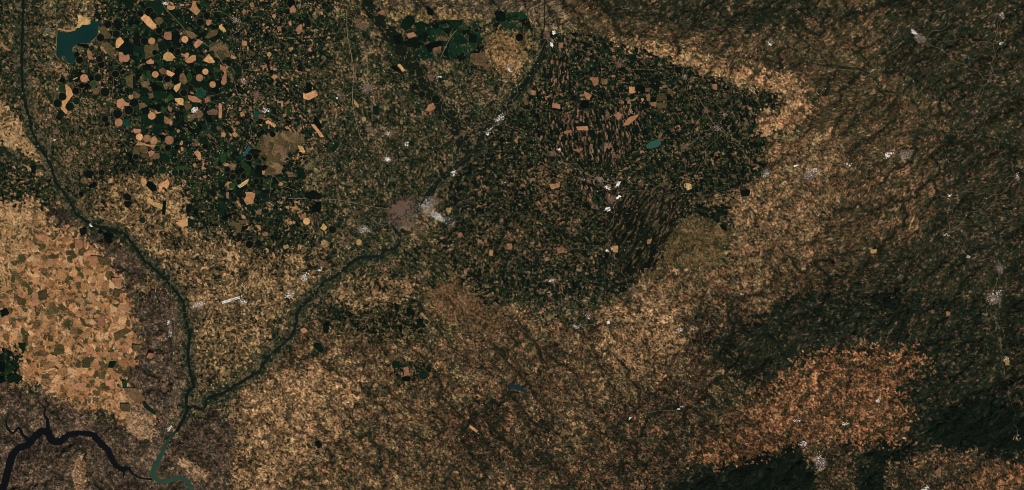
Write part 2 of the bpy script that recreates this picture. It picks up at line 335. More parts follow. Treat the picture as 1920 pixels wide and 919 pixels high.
# ------------------------------------------------------------------ colour of the land cover
COL = np.zeros(X.shape + (3,), np.float32)
AMP = np.zeros(X.shape, np.float32)
low = fbm(X, Y, 52, 31, 3); low2 = fbm(X, Y, 17, 35, 3, .65)
lowu = np.clip(0.5 + 0.95 * low + 0.75 * low2, 0, 1)
huef = np.clip(fbm(X, Y, 24, 44, 3) * 1.5, -1, 1)
big = cells(X + 2.5 * nC, Y + 2.5 * nD, 9.0, 1.3, ang_free, blk, 10, jit=.95)[0] * .7 + .3 * cells(X + 5 * nC, Y + 5 * nD, 19.0, 1.2, 0.6, 0, 15, cheb=False)[0]
white = np.random.default_rng(3).normal(0, 1, X.shape).astype(np.float32)
fine = 0.75 * white + 1.3 * perlin(X, Y, 2.9, 37)
DARK = np.zeros(X.shape, bool)
for ci, nme in enumerate(names):
    m = cls == ci
    if not m.any(): continue
    lay, pal, wts, k, sd, amp = LAND[nme]
    r1, r2, edge = layer(lay)
    fld = lay in ('m', 'ml', 'l', 'strip', 'diag') or nme in ('irrig', 'urgell')
    wb, wl = (.14, .12) if fld else (.26, .16 + .14 * k)
    s = r1[m] * (1 - wb - wl) + wb * big[m] + wl * lowu[m]
    pc = np.percentile(s[::7], np.linspace(0, 100, 41)); s = np.clip(np.interp(s, pc, np.linspace(0, 1, 41)), 0, .9999)
    idx = np.searchsorted(np.cumsum(wts) / sum(wts), s).clip(0, len(pal) - 1)
    c = lin(pal)[idx]
    g = np.exp(sd * (fine[m] * .6 + (r2[m] - .5) * 1.7))
    c = c * g[:, None]
    hue = (hsh((r2[m] * 9999), (r1[m] * 9999), 5) - .5)
    c[:, 0] *= 1 + 0.16 * hue; c[:, 2] *= 1 - 0.16 * hue
    # pale farm tracks along some parcel edges
    if lay in ('s', 'm', 'brick', 'l'):
        e = (edge[m] < (0.07 if lay != 'l' else .03)) & (r2[m] > .72)
        c[e] = c[e] * .5 + lin((118, 98, 70)) * .5
    hf = huef[m] * (.17 if nme in ('ehill', 'edark', 'forest', 'south', 'southd', 'brown', 'orchard', 'bandtan', 'etan') else .07)
    c[:, 0] *= 1 + hf; c[:, 1] *= 1 - .35 * hf; c[:, 2] *= 1 - .2 * hf
    COL[m] = c
    AMP[m] = amp
    if nme in ('irrig', 'irrigm', 'greenblock', 'urgell', 'urgstrip', 'urgdiag', 'urgdiagl', 'urgmix'):
        DARK[m] = idx < 2
LAY.clear()
def isin(*n): return np.isin(cls, [names.index(k) for k in n])
hills = isin('ehill', 'edark', 'south', 'southd', 'southy', 'forest', 'etan', 'bandtan', 'orange', 'bad', 'ridge', 'brown')
# wooded clumps and scrub with ragged outlines
veg = fbm(X, Y, 13, 301, 5, .72) + .35 * low
gm = hills & (veg > .13) & ~isin('orange', 'southy', 'etan', 'bandtan', 'bad')
vc = lin((26, 31, 19)) * np.exp(.25 * fine)[..., None]
COL[gm] = COL[gm] * .25 + vc[gm] * .75
gm = hills & (veg > np.where(isin('orange'), .10, .20)) & isin('orange', 'southy', 'etan', 'bandtan', 'bad', 'tanmix')
COL[gm] = COL[gm] * .3 + vc[gm] * .7
# pale bare spots
bare = fbm(X, Y, 9, 311, 4, .75) - .3 * low
gm = hills & (bare > .30) & ~isin('wood')
COL[gm] = COL[gm] * .45 + lin((132, 104, 72)) * .55 * (.55 + .45 * np.clip(COL[gm].mean(1, keepdims=True) / .06, 0, 1))
# drainage: water is routed downhill from every spot to the mapped rivers, valleys collect scrub and groves
import heapq
def drainage(K=2):
    Xs, Ys = X[::K, ::K], Y[::K, ::K]; nr, nc = Xs.shape
    L = [(p[0], p[1]) for p in CINCA]
    D = np.full(Xs.shape, 260., np.float32)
    for L in (CINCA, SEGRE, NOGUERA, EBRO, CREEK1, CREEK2, CREEK3, CREEK5, ALCANADRE):
        D = np.minimum(D, line_dist(Xs, Ys, [(p[0], p[1]) for p in L], 260))
    wn, wm = nA[::K, ::K], nB[::K, ::K]
    E = .0045 * np.minimum(D, 260) + .55 * fbm(Xs, Ys, 120, 501, 2) + .30 * fbm(Xs + 6 * wn, Ys + 6 * wm, 34, 503, 3, .6)
    # the southern hills fall to the north west, the eastern ones to the west and south west
    u = (Xs + Ys) * .707; v = (Xs - Ys) * .707
    E = E + .34 * perlin(v * 1.0, u * .35, 26, 509) * (Xs < 1200) + .34 * perlin(u * 1.0, v * .35, 26, 511) * (Xs >= 1200)
    E = E + np.random.default_rng(9).normal(0, .035, E.shape)
    ef = E.astype(float).ravel().tolist(); N = nr * nc
    seen = bytearray(N); par = [-1] * N; order = []; hp = []
    seed = (D < 1.6 * K / 2 + .4); seed[0] = seed[-1] = True; seed[:, 0] = seed[:, -1] = True
    for i in np.flatnonzero(seed.ravel()).tolist(): hp.append((ef[i], i)); seen[i] = 1
    heapq.heapify(hp); push, pop = heapq.heappush, heapq.heappop
    nb = (-1, 1, -nc, nc, -nc - 1, -nc + 1, nc - 1, nc + 1)
    while hp:
        e, i = pop(hp); order.append(i)
        for d in nb:
            j = i + d
            if 0 <= j < N and not seen[j]:
                seen[j] = 1; par[j] = i; push(hp, (ef[j] if ef[j] > e else e, j))
    acc = [1] * N
    for i in reversed(order):
        p = par[i]
        if p >= 0: acc[p] += acc[i]
    A = np.log2(np.array(acc, np.float32).reshape(nr, nc))
    up = np.repeat(np.repeat(A, K, 0), K, 1)[:X.shape[0], :X.shape[1]]
    if up.shape != X.shape: up = np.pad(up, [(0, X.shape[0] - up.shape[0]), (0, X.shape[1] - up.shape[1])], mode='edge')
    return up, E
FLOW, ELEV = drainage()
print('flow', FLOW.max())
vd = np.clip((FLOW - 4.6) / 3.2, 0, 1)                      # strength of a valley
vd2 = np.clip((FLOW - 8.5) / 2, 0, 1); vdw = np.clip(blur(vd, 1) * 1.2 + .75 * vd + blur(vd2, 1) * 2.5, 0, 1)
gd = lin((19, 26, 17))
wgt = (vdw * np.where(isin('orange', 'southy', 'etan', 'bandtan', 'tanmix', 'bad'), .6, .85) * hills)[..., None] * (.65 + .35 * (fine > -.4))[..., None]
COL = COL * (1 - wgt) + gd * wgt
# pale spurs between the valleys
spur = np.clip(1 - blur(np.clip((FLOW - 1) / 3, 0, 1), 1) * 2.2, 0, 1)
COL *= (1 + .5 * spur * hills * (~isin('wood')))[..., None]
# broad tone of the country
for (x0, y0, rx, ry, k) in [(1000,700,60,55,.74),(1310,720,75,60,.78),(620,610,60,28,.72),(410,850,55,50,.85),(1180,850,100,60,.85),(900,810,90,60,.85),(560,760,80,60,1.12),(1190,600,55,50,1.12),(1450,410,80,60,1.1),
        (1400,690,60,40,.75),(1580,520,110,45,.82),(1500,720,60,40,1.15),(1300,800,60,50,.9),(230,310,70,60,.85),(900,330,70,60,.9),(1600,260,120,70,1.05),(150,540,80,80,1.06),(1000,620,60,30,1.1),(1600,420,90,60,.95),(700,100,50,60,1.05)]:
    q = np.exp(-(((X - x0) / rx) ** 2 + ((Y - y0) / ry) ** 2)); COL *= (1 + (k - 1) * q)[..., None]
COL *= np.array([1.09, 1.06, 1.03], np.float32)
# small broken speckle of bare plots and scrub in the hills
spk = hsh(np.floor(X / 1.9), np.floor(Y / 1.9), 77)
mm = (spk > .975) & (AMP < .1); COL[mm] = COL[mm] * .5 + lin((140, 116, 86)) * .5
mm = (spk < .07); COL[mm] *= .45

# ------------------------------------------------------------------ rivers' flood plains, relief
Yd = {}
def dist(L, reach): return line_dist(X, Y, [(p[0], p[1]) for p in L], reach)
dC, dS, dN = dist(CINCA, 70), dist(SEGRE, 70), dist(NOGUERA, 40)
dE = np.minimum.reduce([dist(EBRO, 60), dist(EARM1, 40), dist(EARM2, 40), dist(EARM3, 30)])
dK = np.minimum.reduce([dist(CREEK1, 30), dist(CREEK2, 30), dist(CREEK3, 30), dist(CREEK5, 30)])
dA = dist(ALCANADRE, 30)
fert = .5 * hsh(np.floor(X / 3.1 + nC), np.floor(Y / 3.1 + nD), 12) + .5 * hsh(np.floor(X / 6.3 - nD), np.floor(Y / 5.1 + nC), 14)
wid = 10 + 8 * low + 5 * low2 + 3.5 * nC + 7 * (fert - .5)
RIV = np.zeros(X.shape, bool)
def valley(D, wmul, y0=-1e9, y1=1e9):
    m = (D < wid * wmul) & (Y > y0) & (Y < y1)
    return m
vm = valley(dC, 1.25, -99, 700) | valley(dC, 1.0, 700, 800) | valley(dS, 1.1, 60, 400) | valley(dS, .9, 400, 470) | valley(dS, 1.25, 470, 770) | valley(dN, 1.25) | valley(dA, .9) | valley(dK, .35)
vm |= in_poly(WXs, WYs, [(340,640),(362,640),(367,700),(362,735),(348,735),(340,690)])
cc = lin([(18,28,18),(31,40,25),(50,52,33),(88,76,54)])[np.searchsorted([.32,.48,.66], fert)]
cc = cc * np.exp(.2 * fine)[..., None]
COL[vm] = cc[vm]; RIV[vm] = fert[vm] < .55
nm = vm & (dN < wid * 1.25) & (dN < dS) & (fert < .8)
COL[nm] = (lin((17, 25, 16)) * np.exp(.35 * fine)[..., None])[nm]; RIV |= nm
core = vm & (np.minimum.reduce([dC, dS, dN + 2]) < 2.2 + 2.2 * nC + 3 * (fert - .5))
COL[core] = (lin((15, 25, 18)) * np.exp(.15 * fine)[..., None])[core]; RIV |= core
gm = vm & (dS < 6 + 2 * nC) & (Y < 400) & (fert < .75)
COL[gm] = (lin((16, 26, 17)) * np.exp(.3 * fine)[..., None])[gm]; RIV |= gm
for D in (dC, dS):
    g = (D < wid * .55) & (hsh(np.floor(X / 2.2), np.floor(Y / 2.2), 55) > .988)
    COL[g] = lin((128, 112, 88))

AMP = blur(AMP, 9)
dW = np.minimum.reduce([dC, dS, dN, dK, dA])
lakes = np.zeros(X.shape, np.float32)
LK = [LAKE, RESV, TEAL_POND, SLIM_LAKE, HILL_POND]
for P in LK: lakes[in_poly(X, Y, P)] = 1
near_l = np.clip(blur(lakes, 4) * 3, 0, 1)
flat = np.clip((dW - 8) / 26, 0, 1) * (1 - near_l) * np.clip((dE - 6) / 22, 0, 1)
flat = flat * flat * (3 - 2 * flat)
def ridged(scale, seed, X=X, Y=Y, octv=4):
    o = 0; a = 1; t = 0
    for k in range(octv):
        n = 1 - np.abs(perlin(X, Y, scale / 1.9 ** k, seed + 5 * k)) * 1.7
        o = o + a * n; t += a; a *= .55
    return o / t
xw = X + 9 * nA + 2.5 * nC; yw = Y + 9 * nB + 2.5 * nD
fl = np.clip(FLOW / 9, 0, 1)
inc = .45 * blur(fl, 1) / .5 + .8 * blur(fl, 3) / .5 + .5 * blur(fl, 7) / .5
RR = 1.45 - .62 * inc + .35 * ridged(19, 201, xw, yw, octv=3)
H = AMP * np.clip(RR, 0, 2.2) * flat * 1.5
H += 0.05 * flat * blur(np.isin(cls, [names.index('plateau'), names.index('plateauy'), names.index('bench')]).astype(np.float32), 6)
H = np.where(dE < 3.0, np.minimum(H, 0), H)
H = H - 0.02 * (blur(lakes, 1) > .55)
H = H.astype(np.float32)
print('relief', H.min(), H.max())

_gx, _gy = GX, GY
def hz(x, y):
    x = np.asarray(x, float); y = np.asarray(y, float)
    i = np.clip(np.searchsorted(_gx, x) - 1, 0, NC - 2); j = np.clip(np.searchsorted(_gy, y) - 1, 0, NR - 2)
    tx = (x - _gx[i]) / (_gx[i + 1] - _gx[i]); ty = (y - _gy[j]) / (_gy[j + 1] - _gy[j])
    return (H[j, i] * (1 - tx) + H[j, i + 1] * tx) * (1 - ty) + (H[j + 1, i] * (1 - tx) + H[j + 1, i + 1] * tx) * ty

# ------------------------------------------------------------------ materials
def principled(name, rough=.95, spec=.15):
    m = bpy.data.materials.new(name); m.use_nodes = True
    b = m.node_tree.nodes['Principled BSDF']; b.inputs['Roughness'].default_value = rough
    b.inputs['Specular IOR Level'].default_value = spec
    return m, m.node_tree, b
def roof_mat(name, rgb, lo, hi, rough=.9):
    m, t, b = principled(name, rough, .1); g = t.nodes.new('ShaderNodeNewGeometry')
    r = t.nodes.new('ShaderNodeMapRange'); r.inputs['To Min'].default_value = lo; r.inputs['To Max'].default_value = hi
    t.links.new(g.outputs['Random Per Island'], r.inputs['Value'])
    v = t.nodes.new('ShaderNodeVectorMath'); v.operation = 'SCALE'; v.inputs[0].default_value = [float(q) for q in lin(rgb)]
    t.links.new(r.outputs[0], v.inputs['Scale']); t.links.new(v.outputs[0], b.inputs['Base Color'])
    return m
def land_mat(name, nscale=9.0, bump=.25, lo=.78, hi=1.22):
    """land cover colour of each spot, broken up by fine procedural grain and bump"""
    m, t, b = principled(name, .97, .06)
    a = t.nodes.new('ShaderNodeAttribute'); a.attribute_name = 'cover'
    g = t.nodes.new('ShaderNodeNewGeometry')
    n = t.nodes.new('ShaderNodeTexNoise'); n.inputs['Scale'].default_value = nscale; n.inputs['Detail'].default_value = 3
    t.links.new(g.outputs['Position'], n.inputs['Vector'])
    r = t.nodes.new('ShaderNodeMapRange'); r.inputs['From Min'].default_value = .3; r.inputs['From Max'].default_value = .7
    r.inputs['To Min'].default_value = lo; r.inputs['To Max'].default_value = hi
    t.links.new(n.outputs['Fac'], r.inputs['Value'])
    v = t.nodes.new('ShaderNodeVectorMath'); v.operation = 'SCALE'
    t.links.new(a.outputs['Color'], v.inputs[0]); t.links.new(r.outputs[0], v.inputs['Scale'])
    t.links.new(v.outputs[0], b.inputs['Base Color'])
    bp = t.nodes.new('ShaderNodeBump'); bp.inputs['Strength'].default_value = bump; bp.inputs['Distance'].default_value = .02
    t.links.new(n.outputs['Fac'], bp.inputs['Height']); t.links.new(bp.outputs[0], b.inputs['Normal'])
    return m
def plain_mat(name, rgb, var=.22, nscale=7.0, rough=.95, spec=.06, rnd=.25, rings=False, scale2=30.0):
    m, t, b = principled(name, rough, spec)
    c = [float(v) for v in lin(rgb)]
    n = t.nodes.new('ShaderNodeTexNoise'); n.inputs['Scale'].default_value = nscale; n.inputs['Detail'].default_value = 4
    n.inputs['Roughness'].default_value = .7
    g = t.nodes.new('ShaderNodeNewGeometry'); t.links.new(g.outputs['Position'], n.inputs['Vector'])
    r = t.nodes.new('ShaderNodeMapRange'); r.inputs['From Min'].default_value = .3; r.inputs['From Max'].default_value = .7
    r.inputs['To Min'].default_value = 1 - var; r.inputs['To Max'].default_value = 1 + var
    t.links.new(n.outputs['Fac'], r.inputs['Value'])
    oi = t.nodes.new('ShaderNodeObjectInfo')
    r2 = t.nodes.new('ShaderNodeMapRange'); r2.inputs['To Min'].default_value = 1 - rnd; r2.inputs['To Max'].default_value = 1 + rnd
    t.links.new(oi.outputs['Random'], r2.inputs['Value'])
    mu = t.nodes.new('ShaderNodeMath'); mu.operation = 'MULTIPLY'
    t.links.new(r.outputs[0], mu.inputs[0]); t.links.new(r2.outputs[0], mu.inputs[1])
    v = t.nodes.new('ShaderNodeVectorMath'); v.operation = 'SCALE'; v.inputs[0].default_value = c
    t.links.new(mu.outputs[0], v.inputs['Scale']); t.links.new(v.outputs[0], b.inputs['Base Color'])
    return m

# ------------------------------------------------------------------ mesh helpers
def link(name, me, mat=None, parent=None):
    o = bpy.data.objects.new(name, me); C.objects.link(o)
    if mat: me.materials.append(mat)
    if parent: o.parent = parent
    return o
def tag(o, label=None, cat=None, group=None, kind=None):
    if label: o['label'] = label
    if cat: o['category'] = cat
    if group: o['group'] = group
    if kind: o['kind'] = kind
    return o
def mesh_np(name, co, quads, col=None):
    me = bpy.data.meshes.new(name); nq = len(quads)
    me.vertices.add(len(co)); me.vertices.foreach_set('co', np.ascontiguousarray(co, np.float32).ravel())
    me.loops.add(nq * 4); me.loops.foreach_set('vertex_index', np.ascontiguousarray(quads, np.int32).ravel())
    me.polygons.add(nq); me.polygons.foreach_set('loop_start', np.arange(0, nq * 4, 4, dtype=np.int32))
    if col is not None:
        ca = me.color_attributes.new('cover', 'FLOAT_COLOR', 'POINT')
        ca.data.foreach_set('color', np.concatenate([col, np.ones((len(col), 1), np.float32)], 1).astype(np.float32).ravel())
    me.update(calc_edges=True); me.shade_flat()
    return me

WXk, WYk = kx(X), ky(Y)
CO = np.stack([WXk, WYk, H], -1).reshape(-1, 3)
ii = (np.arange(NR - 1)[:, None] * NC + np.arange(NC - 1)[None, :])
QUADS = np.stack([ii, ii + NC, ii + NC + 1, ii + 1], -1).reshape(-1, 4)
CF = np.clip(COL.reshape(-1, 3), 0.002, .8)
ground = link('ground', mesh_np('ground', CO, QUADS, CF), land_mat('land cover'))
tag(ground, 'brown and dark green farmland, plateau and hills seen from far above', kind='structure')
for p in ():
    pass

def overlay(name, mask, lift, rough, mat, label, minx=-60, maxx=MW + 60, miny=-45, maxy=MH + 45):
    m = mask & (X > minx) & (X < maxx) & (Y > miny) & (Y < maxy)
    fm = (m[:-1, :-1] & m[1:, :-1] & m[1:, 1:] & m[:-1, 1:]).reshape(-1)
    q = QUADS[fm]; u, inv = np.unique(q, return_inverse=True)
    co = CO[u].copy(); co[:, 2] += lift + rough * np.abs(np.random.default_rng(5).normal(0, 1, len(u)))
    o = link(name, mesh_np(name, co, inv.reshape(q.shape), CF[u]), mat)
    return tag(o, label, kind='stuff')
overlay('small_fields', DARK & ~vm & (lakes < .5), .005, .001, land_mat('small crops', 9, .2),
        'countless small dark green crop plots across the irrigated plains')
overlay('woodland', np.isin(cls, [names.index('forest'), names.index('wood')]) & (COL[..., 1] < .022) & ~vm, .012, .008, land_mat('tree canopy', 12, .5),
        'dark green woodland over the rugged hills in the south east')
overlay('riverside_wood', RIV & (dE > 6) & (np.minimum(dC, dS) > 1.6), .008, .006, land_mat('riverside canopy', 12, .5),
        'dark green woods and groves along the river banks')

def outline_mesh(name, P, z, depth=.01, centre=True):
    n = len(P); cx = sum(p[0] for p in P) / n; cy = sum(p[1] for p in P) / n
    top = [(kx(x) , ky(y), z) for x, y in P]; bot = [(a, b, z - depth) for a, b, _ in top]
    me = bpy.data.meshes.new(name)
    area = sum(P[i][0] * P[(i + 1) % n][1] - P[(i + 1) % n][0] * P[i][1] for i in range(n))
    idx = list(range(n)) if area < 0 else list(range(n))[::-1]
    faces = [idx] + [[idx[(k + 1) % n], idx[k], idx[k] + n, idx[(k + 1) % n] + n] for k in range(n)]
    me.from_pydata(top + bot, [], faces); me.update()
    return me
def chaikin(P, it=2, amt=.25):
    P = [np.array(p, float) for p in P]
    for _ in range(it):
        o = []
        for a, b in zip(P, P[1:] + P[:1]): o += [a * (1 - amt) + b * amt, a * amt + b * (1 - amt)]
        P = o
    return [tuple(p) for p in P]
def rough_edge(P, amt, seed, step=1.6):
    o = []; r = random.Random(seed)
    for a, b in zip(P, P[1:] + P[:1]):
        L = math.hypot(b[0] - a[0], b[1] - a[1]); n = max(1, int(L / step))
        for k in range(n):
            t = k / n; nx, ny = -(b[1] - a[1]) / (L + 1e-6), (b[0] - a[0]) / (L + 1e-6); d = r.uniform(-amt, amt)
            o.append((a[0] + (b[0] - a[0]) * t + nx * d, a[1] + (b[1] - a[1]) * t + ny * d))
    return o

# ------------------------------------------------------------------ waters
def water_mat(name, rgb, rough=.45):
    return plain_mat(name, rgb, .16, .35, rough, .12, 0)
def recentre(o):
    me = o.data; n = len(me.vertices); co = np.empty(n * 3, np.float32); me.vertices.foreach_get('co', co); co = co.reshape(-1, 3)
    c = (co.min(0) + co.max(0)) / 2; c[2] = co[:, 2].min(); me.vertices.foreach_set('co', (co - c).ravel()); me.update()
    o.location = [float(v) for v in c]; return o
def lake(name, P, rgb, label, amt=.35, seed=1):
    o = link(name, outline_mesh(name, rough_edge(P, amt, seed), .004, .012), water_mat(name, rgb))
    recentre(o); return tag(o, label, 'lake', kind='structure')
lake('lake', LAKE, (11,43,38), 'dark teal lake with a long straight dam along its western shore', .5, 2)
lake('reservoir', RESV, (42,78,66), 'small turquoise oval reservoir in the middle of the dark striped plain', .3, 3)
lake('pond', TEAL_POND, (26,70,76), 'narrow slanting cyan pond beside the brown upland wedge', .7, 4)
lake('small_lake', SLIM_LAKE, (14,40,44), 'slim dark teal lake among the brown southern hills', .3, 5)
lake('pond', HILL_POND, (24,42,38), 'faint grey green pond south of the rectangular river fields', .3, 6)
def shore(P, d, seed, rgb, name='shore'):
    pass

def ribbon(name, L, mat, z0=.004, wob=.5, ragged=0.0, seed=1, follow=True, step=1.5, wmul=1.0, thick=.006):
    p = smooth_line(L, step, wob, seed)
    d = np.gradient(p[:, :2], axis=0); d /= np.hypot(d[:, 0], d[:, 1])[:, None] + 1e-9
    nx, ny = -d[:, 1], d[:, 0]; hw = p[:, 2] / 2 * wmul; r = np.random.default_rng(seed)
    def side(s):
        rg = hw.copy()
        if ragged:
            n = len(p); k = r.uniform(0, 1, n); rg = hw * (1 + ragged * np.where(k > .72, r.uniform(.3, 1.1, n), r.uniform(-.22, .12, n)))
        return np.stack([p[:, 0] + s * nx * rg, p[:, 1] + s * ny * rg], 1)
    A, B = side(1), side(-1)
    za = (np.maximum(hz(A[:, 0], A[:, 1]), hz(B[:, 0], B[:, 1])) if follow else np.zeros(len(A))) + z0
    n = len(p)
    co = np.concatenate([np.stack([kx(A[:, 0]), ky(A[:, 1]), za], 1), np.stack([kx(B[:, 0]), ky(B[:, 1]), za], 1)])
    i = np.arange(n - 1)
    q = np.stack([i, i + 1, i + 1 + n, i + n], 1)
    co2 = co.copy(); co2[:, 2] -= thick; m = 2 * n
    qs = np.concatenate([q, np.stack([i, i + m, i + 1 + m, i + 1], 1), np.stack([i + n + 1, i + 1 + n + m, i + n + m, i + n], 1)])
    me = mesh_np(name, np.concatenate([co, co2]), qs)
    return link(name, me, mat)
M_dark = water_mat('deep water', (6,9,12)); M_green = water_mat('silty water', (36,62,48)); M_riv = water_mat('river water', (10,16,14))
res = ribbon('reservoir', EBRO, M_dark, .006, .9, .5, 3, False, 1.3, .92)
for k, L in enumerate((EARM1, EARM2, EARM3)):
    # arms are welded into the one reservoir mesh
    a = ribbon('arm', L, None, .0064 + .0003 * k, .5, .35, 7 + k, False)
    me = res.data; import bmesh
    bm = bmesh.new(); bm.from_mesh(me); bm.from_mesh(a.data); bm.to_mesh(me); bm.free()
    am = a.data; bpy.data.objects.remove(a); bpy.data.meshes.remove(am)
tag(res, 'black winding reservoir with jagged shores in the south west badlands', 'reservoir', kind='structure')
cut = 33
t_ = M_green.node_tree; g_n = t_.nodes.new('ShaderNodeNewGeometry'); sx = t_.nodes.new('ShaderNodeSeparateXYZ'); mr = t_.nodes.new('ShaderNodeMapRange'); mx = t_.nodes.new('ShaderNodeMix'); mx.data_type = 'RGBA'
mr.inputs['From Min'].default_value = ky(772); mr.inputs['From Max'].default_value = ky(850)       # silt builds up down the bend
t_.links.new(g_n.outputs['Position'], sx.inputs[0]); t_.links.new(sx.outputs['Y'], mr.inputs['Value']); t_.links.new(mr.outputs[0], mx.inputs['Factor'])
mx.inputs['A'].default_value = [float(v) for v in lin((15,24,19))] + [1]
old = t_.nodes['Principled BSDF'].inputs['Base Color'].links[0].from_socket
t_.links.new(old, mx.inputs['B']); t_.links.new(mx.outputs['Result'], t_.nodes['Principled BSDF'].inputs['Base Color'])
r1_ = ribbon('river', CINCA[:cut], M_riv, .011, 1.3, .35, 21, wmul=1.25)
tag(r1_, 'thin dark river running down the west side past the bare plateau', 'river', kind='structure')
r2_ = ribbon('river', CINCA[cut - 1:], M_green, .0095, .3, .1, 22)
tag(r2_, 'wide grey green river bend below the confluence at the bottom left', 'river', kind='structure')
r3_ = ribbon('river', SEGRE, M_riv, .011, 1.3, .35, 23, wmul=1.25)
tag(r3_, 'thin dark river crossing the plain through the large city', 'river', kind='structure')
M_gully = plain_mat('gully scrub', (15,22,16), .3, 6)
for L, lb in ((NOGUERA, 'thin river joining from the north above the large city'), (CREEK1, 'dark tree lined creek winding through the eastern hills'),
              (CREEK2, 'short dark creek running down from the pale northern hill town'), (CREEK3, 'dark creek from the east edge joining the winding hill creek'),
              (CREEK4, 'short dark creek beside the rectangular river fields'), (CREEK5, 'faint creek running south past the grey eastern town')):
    tag(ribbon('stream', L, M_gully, .01, 1.6, .5, len(L)), lb, 'stream', kind='structure')
tag(ribbon('stream', ALCANADRE, M_gully, .01, 1.2, .4, 5), 'dark stream entering from the west edge to join the western river', 'stream', kind='structure')

# ------------------------------------------------------------------ roads, railway, canals
M_road = plain_mat('road', (122,106,82), .15, 3); M_road2 = plain_mat('dark road', (66,58,44), .15, 3); M_canal = plain_mat('canal bank', (96,92,76), .1, 3)
def road(L, wd, mat, label, name='road', seed=1):
    o = ribbon(name, [(x, y, wd) for x, y in L], mat, .016, .25, 0, seed, True, 3.0)
    return tag(o, label, name, kind='structure')
road([(303,0),(312,18),(333,40),(360,68),(398,92),(420,123),(438,150),(446,176),(462,196),(486,214),(500,226)], .9, M_road, 'pale main road running south east through the round fields')
road([(500,226),(540,232),(590,262),(630,300),(660,318),(700,345),(740,372)], .6, M_road2, 'darker road running on from the pinkish town to the large city', seed=2)
road([(650,20),(652,70),(663,128),(661,190),(672,245),(678,262)], .8, M_road, 'pale straight road running north to south over the olive strip', seed=3)
road([(540,372),(600,373),(640,376),(700,388),(735,392)], .7, M_road, 'pale road running due east into the large city', seed=4)
road([(845,388),(900,376),(960,370),(1030,362),(1110,358),(1170,356),(1240,362),(1290,372),(1340,362),(1400,350),(1440,332),(1500,300),(1560,262)], .8, M_road2, 'motorway running east from the large city across the plain', 'motorway', 5)
road([(103,0),(104,22),(107,56)], .6, M_road, 'pale road ending at the dam of the teal lake', seed=6)
road([(45,60),(80,54),(107,53)], .5, M_road, 'pale road reaching the teal lake from the west', seed=7)
road([(0,597),(60,594),(120,588),(170,584),(230,592),(250,598)], .8, M_road, 'pale road crossing the orange plateau from the west edge', seed=8)
road([(78,440),(76,520),(78,600),(74,640)], .6, M_road, 'pale straight track running down the orange plateau', seed=9)
road([(55,640),(90,650),(130,665),(165,685),(200,686)], .6, M_road2, 'dark lane curving over the southern orange plateau', seed=10)
road([(222,718),(240,745),(262,766),(290,776)], .8, M_road, 'pale track along the edge of the grey plateau bench', seed=11)
road([(505,370),(512,330),(530,348),(557,358)], .5, M_road, 'pale lane skirting the tip of the brown wedge', seed=12)
road([(740,455),(770,445),(840,470),(900,495),(1000,490),(1100,520)], .5, M_road2, 'dark road leading south east from the large city', seed=13)
road([(826,108),(845,70),(862,50)], .7, M_road, 'short pale road through the dark green northern fields', seed=14)
road([(830,385),(850,320),(880,290),(920,240),(960,200),(1000,140),(1022,90)], .6, M_road2, 'road following the river north east from the large city', seed=15)
road([(600,520),(640,490),(690,450),(730,410)], .6, M_road2, 'road along the river south west of the large city', seed=16)
road([(318,500),(322,560),(328,620),(325,690),(330,750),(312,800),(300,850)], .5, M_road, 'pale riverside road down the west bank below the badlands', seed=17)
road([(250,340),(262,300),(225,262),(208,240),(207,210),(213,150),(214,105)], .5, M_canal, 'pale canal winding south east of the teal lake', 'canal', 18)
road([(1640,145),(1600,120),(1540,118),(1500,90),(1460,75)], .5, M_road2, 'lane following the hill creek west', seed=19)
road([(1920,162),(1850,200),(1800,240),(1740,262),(1700,285)], .5, M_road2, 'lane climbing east from the white roofed hill town', seed=20)
road([(107,57),(107,62),(106,80),(105,104),(112,112)], 1.1, plain_mat('dam crest', (104,90,62), .15, 4), 'straight pale dam along the west shore of the teal lake', 'dam', 21)
road([(184,61),(182,67),(172,77),(166,82),(148,82)], .9, plain_mat('dike', (112,104,82), .15, 4), 'curved pale dike along the south east shore of the teal lake', 'dike', 22)
tag(ribbon('beach', [(x, y, 3.0) for x, y in T(90,0)([(140,412),(200,425),(250,440),(340,440),(395,405),(440,380),(470,350)])], plain_mat('sand', (150,118,78), .25, 5), .008, .4, .4, 4), 'sandy strip along the north shore of the teal lake', kind='structure')

